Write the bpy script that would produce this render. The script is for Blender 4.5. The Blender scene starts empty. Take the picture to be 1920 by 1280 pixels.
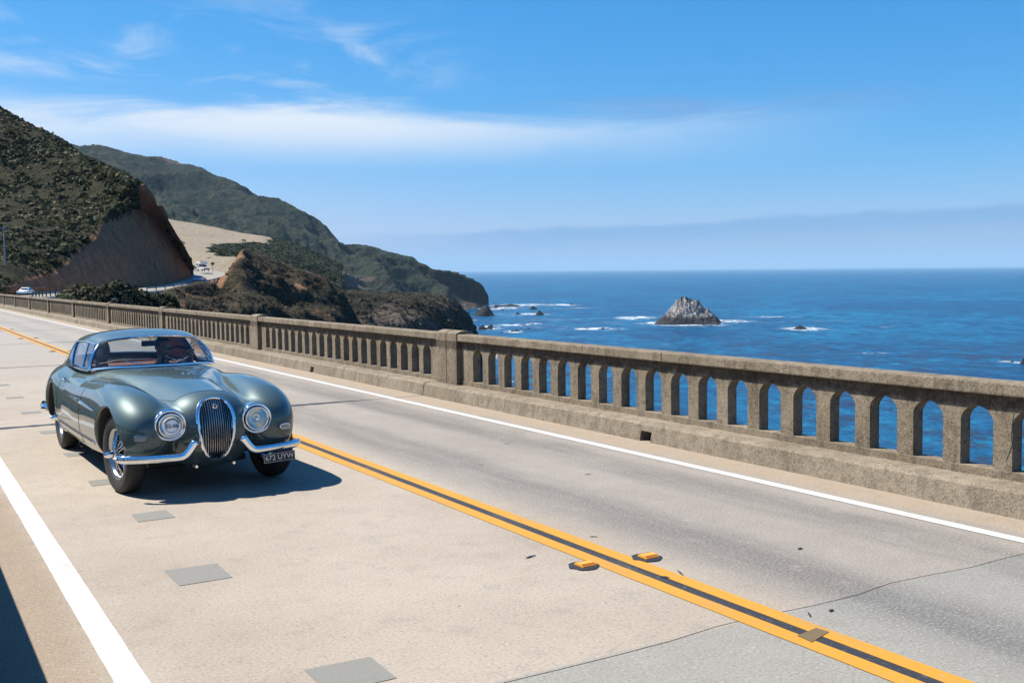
import bpy, bmesh, math, random
import numpy as np
from mathutils import Matrix, Vector, noise as mnoise

scene = bpy.context.scene
COL = scene.collection
random.seed(7)
RNG = np.random.default_rng(11)

# ------------------------------------------------------------------ camera
SCALE = 1.88                       # camera height above the bridge deck, metres
FPX = 1958.0                       # focal length in pixels of a 1920 px wide picture


def axes(yaw, pitch, roll):
    yaw, pitch, roll = [math.radians(a) for a in (yaw, pitch, roll)]
    cy, sy, cp, sp = math.cos(yaw), math.sin(yaw), math.cos(pitch), math.sin(pitch)
    fwd = np.array([sy, cy, 0.0]); right = np.array([cy, -sy, 0.0]); up = np.array([0, 0, 1.0])
    f2 = fwd * cp - up * sp; u2 = up * cp + fwd * sp
    cr, sr = math.cos(roll), math.sin(roll)
    return right * cr + u2 * sr, u2 * cr - right * sr, f2


AW = axes(30.9004, 3.91, -0.49)          # camera against the level world
AB = axes(30.9004, 3.6171, -0.7865)      # camera against the sloping bridge deck
MW = np.array(AW).T; MB = np.array(AB).T
TILT = Matrix((MW @ MB.T).tolist()).to_4x4()      # the deck falls about one degree to the far end
EYE = np.array(TILT @ Vector((0, 0, SCALE)))

cam_data = bpy.data.cameras.new('camera')
cam = bpy.data.objects.new('camera', cam_data); COL.objects.link(cam)
cam_data.sensor_width = 36.0; cam_data.lens = FPX / 1920 * 36.0
cam_data.clip_start = 0.1; cam_data.clip_end = 200000
cm = np.eye(4); cm[:3, 0] = AW[0]; cm[:3, 1] = AW[1]; cm[:3, 2] = -AW[2]; cm[:3, 3] = EYE
cam.matrix_world = Matrix(cm.tolist())
scene.camera = cam

# ------------------------------------------------------------------ sun, sky, exposure
SUN_TO = Vector((-0.50, 0.50, 1.0)).normalized()     # direction towards the sun
SUN_EL = math.asin(SUN_TO.z); SUN_AZ = math.atan2(SUN_TO.x, SUN_TO.y)   # azimuth from +Y towards +X
sun_data = bpy.data.lights.new('sun', 'SUN')
sun = bpy.data.objects.new('sun', sun_data); COL.objects.link(sun)
sun_data.energy = 5.0; sun_data.angle = math.radians(0.53); sun_data.color = (1.0, 0.945, 0.85)
sun.rotation_euler = (-SUN_TO).to_track_quat('-Z', 'Y').to_euler()
sun.location = (-60, 60, 120)

world = bpy.data.worlds.new('World'); scene.world = world; world.use_nodes = True
vs = scene.view_settings
vs.view_transform = 'Standard'; vs.look = 'None'; vs.exposure = 1.0; vs.gamma = 1.0; vs.use_curve_mapping = False


class NT:
    """small helper for node trees"""
    def __init__(s, tree): s.t = tree; s.n = tree.nodes; s.l = tree.links
    def new(s, kind, **kw):
        n = s.n.new(kind)
        for k, v in kw.items(): setattr(n, k, v)
        return n
    def put(s, sock, v):
        if hasattr(v, 'default_value') or hasattr(v, 'is_linked'): s.l.new(v, sock)
        else: sock.default_value = v
    def math(s, op, a, b=None, c=None, clamp=False):
        n = s.new('ShaderNodeMath', operation=op); n.use_clamp = clamp
        s.put(n.inputs[0], a)
        if b is not None: s.put(n.inputs[1], b)
        if c is not None: s.put(n.inputs[2], c)
        return n.outputs[0]
    def smooth(s, v, lo, hi, a=0.0, b=1.0):
        n = s.new('ShaderNodeMapRange', interpolation_type='SMOOTHSTEP')
        s.put(n.inputs['Value'], v); s.put(n.inputs['From Min'], lo); s.put(n.inputs['From Max'], hi)
        s.put(n.inputs['To Min'], a); s.put(n.inputs['To Max'], b)
        return n.outputs['Result']
    def mix(s, f, a, b, blend='MIX'):
        n = s.new('ShaderNodeMix', data_type='RGBA', blend_type=blend)
        s.put(n.inputs['Factor'], f); s.put(n.inputs['A'], a) if False else None
        s.put(n.inputs[6], a); s.put(n.inputs[7], b)
        return n.outputs[2]
    def noise(s, vec, scale, detail=4.0, rough=0.55, dist=0.0):
        n = s.new('ShaderNodeTexNoise')
        if vec is not None: s.put(n.inputs['Vector'], vec)
        n.inputs['Scale'].default_value = scale; n.inputs['Detail'].default_value = detail
        n.inputs['Roughness'].default_value = rough; n.inputs['Distortion'].default_value = dist
        return n.outputs['Fac']
    def mapping(s, vec, scale=(1, 1, 1), loc=(0, 0, 0), rot=(0, 0, 0)):
        n = s.new('ShaderNodeMapping'); s.put(n.inputs['Vector'], vec)
        n.inputs['Scale'].default_value = scale; n.inputs['Location'].default_value = loc; n.inputs['Rotation'].default_value = rot
        return n.outputs[0]
    def ramp(s, fac, stops):
        n = s.new('ShaderNodeValToRGB'); s.put(n.inputs[0], fac)
        e = n.color_ramp.elements
        while len(e) < len(stops): e.new(0.5)
        for q, (p, c) in zip(e, stops): q.position = p; q.color = c if len(c) == 4 else (*c, 1)
        return n.outputs[0]


def c4(c): return (c[0], c[1], c[2], 1.0)


def srgb(r, g, b):
    f = lambda v: (v / 255 / 12.92) if v / 255 <= 0.04045 else ((v / 255 + 0.055) / 1.055) ** 2.4
    return (f(r), f(g), f(b))


def build_world():
    w = NT(world.node_tree); w.n.clear()
    out = w.new('ShaderNodeOutputWorld'); bg = w.new('ShaderNodeBackground')
    w.l.new(bg.outputs[0], out.inputs[0])
    sky = w.new('ShaderNodeTexSky', sky_type='NISHITA')
    sky.sun_disc = False; sky.sun_elevation = SUN_EL; sky.sun_rotation = SUN_AZ
    sky.altitude = 0; sky.air_density = 1.0; sky.dust_density = 0.3; sky.ozone_density = 1.0
    # the picture's clear, deep azure: each channel of the physical sky through its own gain and gamma
    sc = w.new('ShaderNodeSeparateColor'); w.l.new(sky.outputs[0], sc.inputs[0]); cc = w.new('ShaderNodeCombineColor')
    for k, (lin, gain, gam) in enumerate(((1.3, 12.0, 2.7), (0.0, 7.7, 0.86), (0.0, 11.3, 0.65))):
        v_ = w.math('MULTIPLY', sc.outputs[k], 0.1)
        w.l.new(w.math('ADD', w.math('MULTIPLY', v_, lin), w.math('MULTIPLY', w.math('POWER', v_, gam), gain)), cc.inputs[k])
    tc = w.new('ShaderNodeTexCoord'); sep = w.new('ShaderNodeSeparateXYZ'); w.l.new(tc.outputs['Generated'], sep.inputs[0])
    az = w.math('MULTIPLY', w.math('ARCTAN2', sep.outputs[0], sep.outputs[1]), 57.2958)
    el = w.math('MULTIPLY', w.math('ARCSINE', sep.outputs[2]), 57.2958)
    cb = w.new('ShaderNodeCombineXYZ'); w.l.new(az, cb.inputs[0]); w.l.new(el, cb.inputs[1])
    vec = cb.outputs[0]
    # long veil of sea fog cloud over the hills, thinning out over the sea
    nb = w.noise(w.mapping(vec, (0.07, 0.42, 1)), 1.0, 8, 0.62, .5)
    top = w.math('ADD', 9.5, w.math('MULTIPLY', w.math('SUBTRACT', nb, 0.5), 4.0))
    band = w.math('MULTIPLY', w.smooth(el, w.math('SUBTRACT', top, 2.0), top, 1, 0), w.smooth(el, 4.9, 8.0))
    band = w.math('MULTIPLY', band, w.smooth(az, 20, 54, 1.0, 0.0))
    band = w.math('MULTIPLY', band, w.smooth(nb, 0.2, 0.6, 0.55, 1.0))
    # thin wisps above it
    nw = w.noise(w.mapping(vec, (0.15, 0.45, 1), (2.2, 8.3, 0)), 1.0, 9, 0.60, 0.6)
    wisp = w.math('MULTIPLY', w.smooth(nw, 0.45, 0.78, 0, .75), w.smooth(el, 9.2, 10.2))
    wisp = w.math('MULTIPLY', wisp, w.math('MULTIPLY', w.smooth(el, 11.2, 14, 1, 0.3), w.smooth(az, 20, 32, 0.75, 0.0)))
    veil = w.smooth(az, -10, 40, 0.22, 0.0)
    veil = w.math('MULTIPLY', veil, w.smooth(el, 2, 13, 1.0, 0.0))
    m = w.math('MAXIMUM', w.math('MULTIPLY', band, 0.95), wisp)
    m = w.math('MAXIMUM', m, veil)
    c1 = w.mix(m, cc.outputs[0], (7.9, 8.5, 9.2, 1))
    # grey violet streak that carries the veil out to sea
    ns = w.noise(w.mapping(vec, (0.10, 0.9, 1), (1.3, 4.7, 0)), 1.0, 5, 0.6, 0.3)
    st = w.math('MULTIPLY', w.smooth(el, 7.2, 8.2), w.smooth(el, 8.6, 9.8, 1, 0))
    st = w.math('MULTIPLY', w.math('MULTIPLY', st, w.smooth(az, 28, 36)), w.math('MULTIPLY', w.smooth(az, 44, 56, 1, 0), w.smooth(ns, 0.40, 0.62)))
    c2 = w.mix(w.math('MULTIPLY', st, 0.45), c1, (2.0, 3.4, 6.4, 1))
    # low bank of marine layer above the horizon
    nl = w.noise(w.mapping(vec, (0.20, 0.5, 1), (7.7, 0, 0)), 1.0, 7, 0.62)
    edge = w.math('ADD', w.math('ADD', 1.9, w.math('MULTIPLY', w.math('SUBTRACT', az, 25), 0.036)), w.math('MULTIPLY', w.math('SUBTRACT', nl, 0.5), 1.1))
    edge = w.math('MINIMUM', edge, 4.2)
    lay = w.smooth(el, w.math('SUBTRACT', edge, 0.16), w.math('ADD', edge, 0.22), 1, 0)
    lay = w.math('MULTIPLY', lay, w.smooth(az, 16, 34))
    low = w.mix(w.smooth(el, w.math('SUBTRACT', edge, 1.4), w.math('SUBTRACT', edge, 0.5)), (2.5, 3.9, 6.0, 1), (1.35, 3.3, 6.2, 1))
    c3 = w.mix(w.math('MULTIPLY', lay, 0.7), c2, low)
    w.l.new(c3, bg.inputs['Color']); bg.inputs['Strength'].default_value = 0.0535


build_world()


# ------------------------------------------------------------------ helpers
def at(px, py, D):
    """a point of the place: direction as in a 1920 x 1280 view, at D metres over the ground"""
    d = AW[2] + (px - 960) / FPX * AW[0] + (640 - py) / FPX * AW[1]
    return EYE + d * (D / math.hypot(d[0], d[1]))


SEA = -82.0


def sea_at(px, py, z=SEA):
    d = AW[2] + (px - 960) / FPX * AW[0] + (640 - py) / FPX * AW[1]
    return EYE + d * ((z - EYE[2]) / d[2])


def tag(o, label=None, cat=None, group=None, kind=None):
    if label: o['label'] = label
    if cat: o['category'] = cat
    if group: o['group'] = group
    if kind: o['kind'] = kind
    return o


def empty(name, m=None, parent=None):
    o = bpy.data.objects.new(name, None); COL.objects.link(o)
    o.empty_display_size = 0.2
    if m is not None: o.matrix_world = m
    if parent: o.parent = parent
    return o


def obj(name, me, mat=None, parent=None, m=None):
    o = bpy.data.objects.new(name, me); COL.objects.link(o)
    if mat is not None and not me.materials: me.materials.append(mat)
    if parent: o.parent = parent
    if m is not None: o.matrix_local = m
    return o


def mesh(verts, faces, smooth=False, name='mesh'):
    me = bpy.data.meshes.new(name)
    v = np.asarray(verts, dtype=np.float64)
    if isinstance(faces, np.ndarray):
        n, k = faces.shape
        me.vertices.add(len(v)); me.vertices.foreach_set('co', v.astype(np.float32).ravel())
        me.loops.add(n * k); me.loops.foreach_set('vertex_index', faces.astype(np.int32).ravel())
        me.polygons.add(n); me.polygons.foreach_set('loop_start', np.arange(0, n * k, k, dtype=np.int32))
        me.update(calc_edges=True); me.validate()
    else:
        me.from_pydata(v.tolist(), [], faces); me.update()
    if smooth: me.polygons.foreach_set('use_smooth', np.ones(len(me.polygons), dtype=bool))
    return me


class MB_:
    """collects shapes of ONE part"""
    def __init__(s): s.v = []; s.f = []
    def add(s, v, f):
        o = len(s.v); s.v += [tuple(map(float, q)) for q in v]; s.f += [tuple(i + o for i in q) for q in f]; return s
    def box(s, x0, x1, y0, y1, z0, z1):
        v = [(x0, y0, z0), (x1, y0, z0), (x1, y1, z0), (x0, y1, z0), (x0, y0, z1), (x1, y0, z1), (x1, y1, z1), (x0, y1, z1)]
        return s.add(v, [(0, 3, 2, 1), (4, 5, 6, 7), (0, 1, 5, 4), (1, 2, 6, 5), (2, 3, 7, 6), (3, 0, 4, 7)])
    def prism(s, prof, axis, a, b):
        """closed profile of 2D points (counter-clockwise) swept along an axis from a to b"""
        n = len(prof)
        put = {'x': lambda p, t: (t, p[0], p[1]), 'y': lambda p, t: (p[0], t, p[1]), 'z': lambda p, t: (p[0], p[1], t)}[axis]
        v = [put(p, a) for p in prof] + [put(p, b) for p in prof]
        f = [tuple(range(n)), tuple(range(2 * n - 1, n - 1, -1))] + [(i, i + n, (i + 1) % n + n, (i + 1) % n) for i in range(n)]
        return s.add(v, f)
    def tube(s, pts, r, seg=8, closed=False, caps=True):
        P = [Vector(p) for p in pts]; n = len(P); rs = r if hasattr(r, '__len__') else [r] * n
        rings = []; ref = None
        for i in range(n):
            t = (P[(i + 1) % n] - P[i - 1]) if closed else (P[min(i + 1, n - 1)] - P[max(i - 1, 0)])
            if t.length < 1e-9: t = Vector((0, 0, 1))
            t.normalize()
            if ref is None: ref = Vector((0, 0, 1)) if abs(t.z) < 0.9 else Vector((1, 0, 0))
            u = (ref - t * ref.dot(t)); u.normalize(); w = t.cross(u); ref = u
            rings.append([P[i] + (u * math.cos(2 * math.pi * k / seg) + w * math.sin(2 * math.pi * k / seg)) * rs[i] for k in range(seg)])
        v = [q for ring in rings for q in ring]; f = []
        m = n if closed else n - 1
        for i in range(m):
            j = (i + 1) % n
            for k in range(seg):
                k2 = (k + 1) % seg
                f.append((i * seg + k, i * seg + k2, j * seg + k2, j * seg + k))
        if caps and not closed:
            f.append(tuple(range(seg - 1, -1, -1))); f.append(tuple((n - 1) * seg + k for k in range(seg)))
        return s.add(v, f)
    def lathe(s, prof, seg=32, axis='x', c=(0, 0, 0)):
        """profile of (radius, along) revolved round an axis through c"""
        n = len(prof); v = []
        for k in range(seg):
            a = 2 * math.pi * k / seg; ca, sa = math.cos(a), math.sin(a)
            for r, t in prof:
                p = {'x': (t, r * ca, r * sa), 'y': (r * ca, t, r * sa), 'z': (r * ca, r * sa, t)}[axis]
                v.append((p[0] + c[0], p[1] + c[1], p[2] + c[2]))
        f = []
        for k in range(seg):
            k2 = (k + 1) % seg
            for i in range(n - 1): f.append((k * n + i, k * n + i + 1, k2 * n + i + 1, k2 * n + i))
        return s.add(v, f)
    def build(s, name, mat, parent=None, smooth=False, bevel=0.0, m=None, seg=2, angle=35):
        me = mesh(s.v, s.f, name=name)
        bm = bmesh.new(); bm.from_mesh(me)
        if bevel:
            bmesh.ops.bevel(bm, geom=[e for e in bm.edges if len(e.link_faces) == 2 and e.calc_face_angle(0) > math.radians(30)],
                            offset=bevel, segments=seg, affect='EDGES', profile=0.6)
        bmesh.ops.recalc_face_normals(bm, faces=bm.faces)
        bm.to_mesh(me); bm.free()
        if smooth:
            me.polygons.foreach_set('use_smooth', np.ones(len(me.polygons), dtype=bool))
            if angle: me.set_sharp_from_angle(angle=math.radians(angle))
        return obj(name, me, mat, parent, m)


def hash3(i, j, k, seed):
    n = (i * 374761393 + j * 668265263 + k * 2147483647 + seed * 974711) & 0xFFFFFFFF
    n = ((n ^ (n >> 13)) * 1274126177) & 0xFFFFFFFF
    n = ((n ^ (n >> 16)) * 2246822519) & 0xFFFFFFFF
    return ((n ^ (n >> 15)) & 0xFFFFFF) / float(0xFFFFFF)


def vnoise(p, seed=0):
    p = np.asarray(p, float); i = np.floor(p).astype(np.int64); f = p - i; f = f * f * f * (f * (f * 6 - 15) + 10)
    r = 0
    for a in (0, 1):
        for b in (0, 1):
            for c in (0, 1):
                w = (f[..., 0] if a else 1 - f[..., 0]) * (f[..., 1] if b else 1 - f[..., 1]) * (f[..., 2] if c else 1 - f[..., 2])
                r = r + w * hash3(i[..., 0] + a, i[..., 1] + b, i[..., 2] + c, seed)
    return r * 2 - 1


def fbm(p, octaves=5, seed=0, gain=0.5, ridge=False):
    p = np.asarray(p, float); a = 1.0; s = 0; t = 0
    for o in range(octaves):
        n = vnoise(p * (2.03 ** o) + o * 17.3, seed + o)
        if ridge: n = 1 - 2 * np.abs(n)
        s = s + a * n; t += a; a *= gain
    return s / t


def attr(me, name, vals):
    a = me.attributes.new(name, 'FLOAT', 'POINT'); a.data.foreach_set('value', np.asarray(vals, dtype=np.float32))


# ------------------------------------------------------------------ materials
MATS = {}


def principled(name, color=(0.5, 0.5, 0.5), rough=0.6, metal=0.0, spec=0.5, coat=0.0, coat_rough=0.03):
    m = bpy.data.materials.new(name); m.use_nodes = True
    t = NT(m.node_tree); b = t.n['Principled BSDF']
    b.inputs['Base Color'].default_value = c4(color); b.inputs['Roughness'].default_value = rough
    b.inputs['Metallic'].default_value = metal; b.inputs['Specular IOR Level'].default_value = spec
    b.inputs['Coat Weight'].default_value = coat; b.inputs['Coat Roughness'].default_value = coat_rough
    MATS[name] = m
    return m, t, b


def bump(t, b, h, strength=0.3, dist=0.02):
    n = t.new('ShaderNodeBump'); n.inputs['Strength'].default_value = strength; n.inputs['Distance'].default_value = dist
    t.put(n.inputs['Height'], h); t.l.new(n.outputs[0], b.inputs['Normal'])


def simple(name, color, rough=0.6, metal=0.0, vary=0.15, scale=6.0, **kw):
    m, t, b = principled(name, color, rough, metal, **kw)
    o = t.new('ShaderNodeTexCoord').outputs['Object']
    n = t.noise(o, scale, 4, 0.6)
    t.l.new(t.mix(n, c4([c * (1 - vary) for c in color]), c4([min(1, c * (1 + vary)) for c in color])), b.inputs['Base Color'])
    return m
# ------------------------------------------------------------------ the sea
def cr(P, t):
    """Catmull-Rom through P (n, ...) at parameters t in 0..n-1"""
    P = np.asarray(P, float); n = len(P); t = np.clip(np.asarray(t, float), 0, n - 1 - 1e-9)
    i = np.floor(t).astype(int); f = (t - i).reshape((-1,) + (1,) * (P.ndim - 1))
    g = lambda k: P[np.clip(k, 0, n - 1)]
    p0, p1, p2, p3 = g(i - 1), g(i), g(i + 1), g(i + 2)
    return 0.5 * ((2 * p1) + (p2 - p0) * f + (2 * p0 - 5 * p1 + 4 * p2 - p3) * f ** 2 + (3 * p1 - p0 - 3 * p2 + p3) * f ** 3)


FOAM = [(1190, 596, 34, 3.2, 1), (1226, 604, 12, 1.6, 1), (1290, 606.5, 62, 1.6, .9), (1362, 601.5, 36, 2.6, 1.3), (1440, 594, 70, 1.8, .55), (1560, 601, 60, 1.6, .4),
        (1506, 616, 36, 3.4, 1.1), (1900, 678, 24, 2.6, 1.1), (935, 577, 42, 3.6, 1.1), (985, 571.5, 66, 2.4, .9), (1060, 571.5, 28, 1.6, 1), (1080, 577.5, 70, 1.2, .55),
        (955, 609, 30, 1.6, .9), (1000, 607, 18, 1.6, 1), (913, 615, 22, 3.5, 1.2), (962, 622, 22, 2.6, 1), (1120, 616.5, 55, 3.0, .9), (990, 588, 18, 1.6, .9), (1010, 589, 30, 1.6, .6),
        (1640, 662, 34, 1.6, .55), (1290, 609, 75, 2.2, .7), (1212, 712, 14, 2.4, .8), (880, 600, 16, 4, .7), (905, 636, 16, 4, .9), (925, 668, 14, 5, 1.0), (950, 712, 14, 6, 1.0), (1090, 549, 70, .8, .45), (1000, 549, 60, .8, .4), (1240, 594, 90, 2, .34), (1420, 604, 120, 3, .30), (1330, 612, 90, 3, .26), (1620, 618, 120, 3, .24), (1050, 600, 120, 5, .30), (1000, 612, 100, 5, .34), (960, 590, 70, 6, .36), (1160, 606, 80, 3, .3), (1480, 627, 140, 3, .22), (1760, 650, 120, 3, .22), (1250, 640, 120, 4, .2), (1100, 632, 120, 4, .26)]


def make_sea():
    fx = np.concatenate([[-90000, -20000, -5000, -1000, -300], np.arange(0, 250, 25.), np.arange(250, 1450, 5.0), np.geomspace(1460, 120000, 36)])
    fy = np.concatenate([[-90000, -20000, -5000, -1000, -300], np.arange(-100, 200, 25.), np.arange(200, 2300, 5.0), np.geomspace(2310, 120000, 36)])
    X, Y = np.meshgrid(fx, fy, indexing='ij')
    P = np.stack([X, Y, np.full_like(X, SEA)], -1)
    nx, ny = X.shape
    idx = np.arange(nx * ny).reshape(nx, ny)
    F = np.stack([idx[:-1, :-1], idx[1:, :-1], idx[1:, 1:], idx[:-1, 1:]], -1).reshape(-1, 4)
    foam = np.zeros(nx * ny); V = P.reshape(-1, 3)
    for px, py, w, h, s in FOAM:
        c = sea_at(px, py)[:2]; D = np.linalg.norm(c); e = c / D; l = np.array([e[1], -e[0]])
        b = abs(np.linalg.norm(sea_at(px, py - h)[:2]) - D); a = w * D / FPX
        q = V[:, :2] - c; r2 = (q @ l / a) ** 2 + (q @ e / b) ** 2
        foam += s * np.exp(-r2 * 1.1)
    me = mesh(V, F, name='sea'); attr(me, 'foam', foam)
    m, t, b = principled('sea_water', (0.003, 0.07, 0.16), 0.16, spec=0.16)
    geo = t.new('ShaderNodeNewGeometry'); pos = geo.outputs['Position']
    at_ = t.new('ShaderNodeAttribute', attribute_name='foam').outputs['Fac']
    # long swell runs in towards the coast, so streaks lie along one direction
    rot = t.mapping(pos, (1, 1, 1), rot=(0, 0, math.radians(33)))
    big = t.noise(t.mapping(rot, (0.0030, 0.0016, 0.001)), 1.0, 6, 0.62, .6)
    mid = t.noise(t.mapping(rot, (0.020, 0.011, 0.01)), 1.0, 8, 0.72, .4)
    fine = t.noise(t.mapping(rot, (0.075, 0.050, 0.1)), 1.0, 6, 0.68)
    deep = t.mix(t.smooth(big, 0.35, 0.68), (0.0004, 0.050, 0.128, 1), (0.0006, 0.115, 0.225, 1))
    deep = t.mix(t.smooth(mid, 0.45, 0.60, 0, 0.85), deep, (0.0004, 0.024, 0.078, 1))
    deep = t.mix(t.smooth(fine, 0.44, 0.60, 0, 0.55), deep, (0.0004, 0.018, 0.060, 1)); deep = t.mix(t.smooth(fine, 0.46, 0.34, 0, 0.45), deep, (0.004, 0.17, 0.28, 1))
    # floating kelp: brown violet smears in the nearer water
    sep = t.new('ShaderNodeSeparateXYZ'); t.l.new(pos, sep.inputs[0])
    dist = t.math('SQRT', t.math('ADD', t.math('POWER', sep.outputs[0], 2.0), t.math('POWER', sep.outputs[1], 2.0)))
    kz = t.math('MULTIPLY', t.smooth(dist, 1500, 1000), t.smooth(t.noise(t.mapping(rot, (0.0055, 0.0040, 0.01)), 1.0, 4, 0.5), 0.40, 0.52))
    kelp = t.math('MULTIPLY', kz, t.smooth(t.noise(t.mapping(rot, (0.034, 0.024, 0.01)), 1.0, 7, 0.74, .5), 0.50, 0.58))
    deep = t.mix(t.math('MULTIPLY', kelp, 0.85), deep, (0.012, 0.012, 0.024, 1))
    fo = t.math('MULTIPLY', at_, t.smooth(t.noise(t.mapping(rot, (0.055, 0.035, 0.1)), 1.0, 8, 0.80, 0.8), 0.40, 0.64))
    fo = t.smooth(fo, 0.10, 0.62)
    # stray flecks of white water over the open sea
    fl_ = t.math('MULTIPLY', t.smooth(t.noise(t.mapping(rot, (0.020, 0.014, 0.1), (31, 7, 0)), 1.0, 9, 0.80), 0.62, 0.72), 0.5)
    fo = t.math('MAXIMUM', fo, fl_)
    t.l.new(t.mix(fo, deep, (0.48, 0.51, 0.53, 1)), b.inputs['Base Color'])
    t.l.new(t.mix(fo, (0.30, 0.30, 0.30, 1), (0.8, 0.8, 0.8, 1)), b.inputs['Roughness'])
    h = t.math('ADD', t.math('MULTIPLY', mid, 1.6), t.math('MULTIPLY', fine, 0.55))
    bump(t, b, h, 1.0, 4.5)
    return tag(obj('sea', me, m), kind='structure')


make_sea()

# ------------------------------------------------------------------ land
def land_material(name, veg_a, veg_b, soil_a, soil_b, vs=0.25, soil_rough=0.9, grass=None):
    """vegetation and bare ground, told apart by the 'bare' attribute; relief only from bump"""
    veg_a, veg_b, soil_a, soil_b = [[v * .58 for v in c] for c in (veg_a, veg_b, soil_a, soil_b)]
    m, t, b = principled(name, soil_a, 0.95, spec=0.1)
    pos = t.new('ShaderNodeNewGeometry').outputs['Position']
    ba = t.new('ShaderNodeAttribute', attribute_name='bare').outputs['Fac']
    n1 = t.noise(pos, vs, 6, 0.65); n2 = t.noise(pos, vs * 4.3, 5, 0.7); n3 = t.noise(t.mapping(pos, (1, 1, 0.28)), vs * 2.2, 6, 0.7, 0.6)
    veg = t.mix(t.smooth(n1, 0.36, 0.64), c4(veg_a), c4(veg_b))
    veg = t.mix(t.smooth(n2, 0.42, 0.62, 0, 0.8), veg, c4([v * 0.35 for v in veg_a]))
    so = t.mix(t.smooth(n3, 0.34, 0.66), c4(soil_a), c4(soil_b))
    so = t.mix(t.smooth(n2, 0.46, 0.68, 0, 0.5), so, c4([v * 0.5 for v in soil_a]))
    f = t.smooth(t.math('ADD', ba, t.math('MULTIPLY', t.math('SUBTRACT', n2, 0.5), 0.9)), 0.42, 0.58)
    t.l.new(t.mix(f, veg, so), b.inputs['Base Color'])
    bump(t, b, t.math('ADD', t.math('MULTIPLY', n2, 0.6), t.math('MULTIPLY', n3, 0.8)), 0.9, 1.2 / (vs * 4))
    return m


def loft(rows, nu, nv, amp=0.0, freq=0.02, seed=0, ridge=False, edge=None, bare=None, octaves=5, uamp=None):
    """surface through rows of points; displaced by fractal noise along its normals"""
    R = np.array([[np.asarray(p, float) for p in r] for r in rows])       # (rows, pts, 3)
    R = cr(R, np.linspace(0, R.shape[0] - 1, nv))
    R = np.swapaxes(cr(np.swapaxes(R, 0, 1), np.linspace(0, R.shape[1] - 1, nu)), 0, 1)   # (nv, nu, 3)
    du = np.gradient(R, axis=1); dv = np.gradient(R, axis=0)
    N = np.cross(du, dv); N /= np.linalg.norm(N, axis=-1, keepdims=True) + 1e-9
    N = np.where(N[..., 2:3] < 0, -N, N)
    if amp:
        a = amp if edge is None else amp * edge(np.linspace(0, 1, nv))[:, None, None]
        if uamp is not None: a = a * uamp(np.linspace(0, 1, nu))[None, :, None]
        R = R + N * (fbm(R * freq, octaves, seed, 0.52, ridge)[..., None] - (0.42 if ridge else 0.0)) * a
    idx = np.arange(nv * nu).reshape(nv, nu)
    F = np.stack([idx[:-1, :-1], idx[:-1, 1:], idx[1:, 1:], idx[1:, :-1]], -1).reshape(-1, 4)
    V = R.reshape(-1, 3); me = mesh(V, F, smooth=True, name='land')
    bm = bmesh.new(); bm.from_mesh(me); bmesh.ops.recalc_face_normals(bm, faces=bm.faces)
    s = sum(f.normal.z * f.calc_area() for f in bm.faces)
    if s < 0: bmesh.ops.reverse_faces(bm, faces=bm.faces)
    bm.to_mesh(me); bm.free()
    if bare is not None:
        v, u = np.meshgrid(np.linspace(0, 1, nv), np.linspace(0, 1, nu), indexing='ij')
        attr(me, 'bare', np.clip(bare(u, v, R), 0, 1).ravel())
    return me, R, N


def behind(rows_ridge, back, drop):
    out = []
    for p in rows_ridge:
        p = np.asarray(p); d = np.array([p[0], p[1], 0.0]); d /= np.linalg.norm(d)
        out.append(p + d * back + np.array([0, 0, -drop]))
    return out


def A(*q): return [at(*p) for p in q]


def scrub_mesh(C, size, tint, leaves=26, card=0.34, flat=0.7, seed=1):
    """shrubs made of many small leaf cards, one mesh; C (n,3) feet, size (n,)"""
    r = np.random.default_rng(seed); n = len(C)
    th = r.uniform(0, 2 * np.pi, (n, leaves)); cz = r.uniform(-0.05, 1, (n, leaves)); sr = np.sqrt(np.clip(1 - cz * cz, 0, 1))
    d = np.stack([sr * np.cos(th), sr * np.sin(th), cz], -1)
    lump = 0.78 + 0.34 * np.sin(th * 3 + r.uniform(0, 6, (n, 1))) * np.sin(cz * 5 + r.uniform(0, 6, (n, 1)))
    rad = size[:, None] * r.uniform(0.62, 1.06, (n, leaves)) * lump
    p = C[:, None, :] + d * rad[..., None] * np.array([1, 1, flat])
    nn = d + r.normal(0, 0.45, d.shape); nn /= np.linalg.norm(nn, axis=-1, keepdims=True)
    a = np.cross(nn, r.normal(0, 1, nn.shape)); a /= np.linalg.norm(a, axis=-1, keepdims=True); b = np.cross(nn, a)
    s = (size[:, None] * card * r.uniform(0.6, 1.3, (n, leaves)))[..., None]
    q = np.stack([p - a * s - b * s * .6, p + a * s * .7 - b * s, p + a * s + b * s * .7, p - a * s * .8 + b * s], 2)
    V = q.reshape(-1, 3); F = np.arange(len(V)).reshape(-1, 4)
    me = mesh(V, F, name='scrub')
    attr(me, 'tint', np.repeat(np.clip(tint[:, None] + r.normal(0, 0.12, (n, leaves)), 0, 1).ravel(), 4))
    return me


def leaf_material(name, cols):
    cols = [tuple(v * .86 for v in c) for c in cols]
    m, t, b = principled(name, cols[0], 0.75, spec=0.2)
    f = t.new('ShaderNodeAttribute', attribute_name='tint').outputs['Fac']
    k = len(cols) - 1
    t.l.new(t.ramp(f, [(i / k, c) for i, c in enumerate(cols)]), b.inputs['Base Color'])
    tr = t.new('ShaderNodeBsdfTranslucent'); t.l.new(b.inputs['Base Color'].links[0].from_socket, tr.inputs[0])
    mx = t.new('ShaderNodeMixShader'); mx.inputs[0].default_value = 0.25
    out = t.n['Material Output']; t.l.new(b.outputs[0], mx.inputs[1]); t.l.new(tr.outputs[0], mx.inputs[2]); t.l.new(mx.outputs[0], out.inputs[0])
    return m


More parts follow.
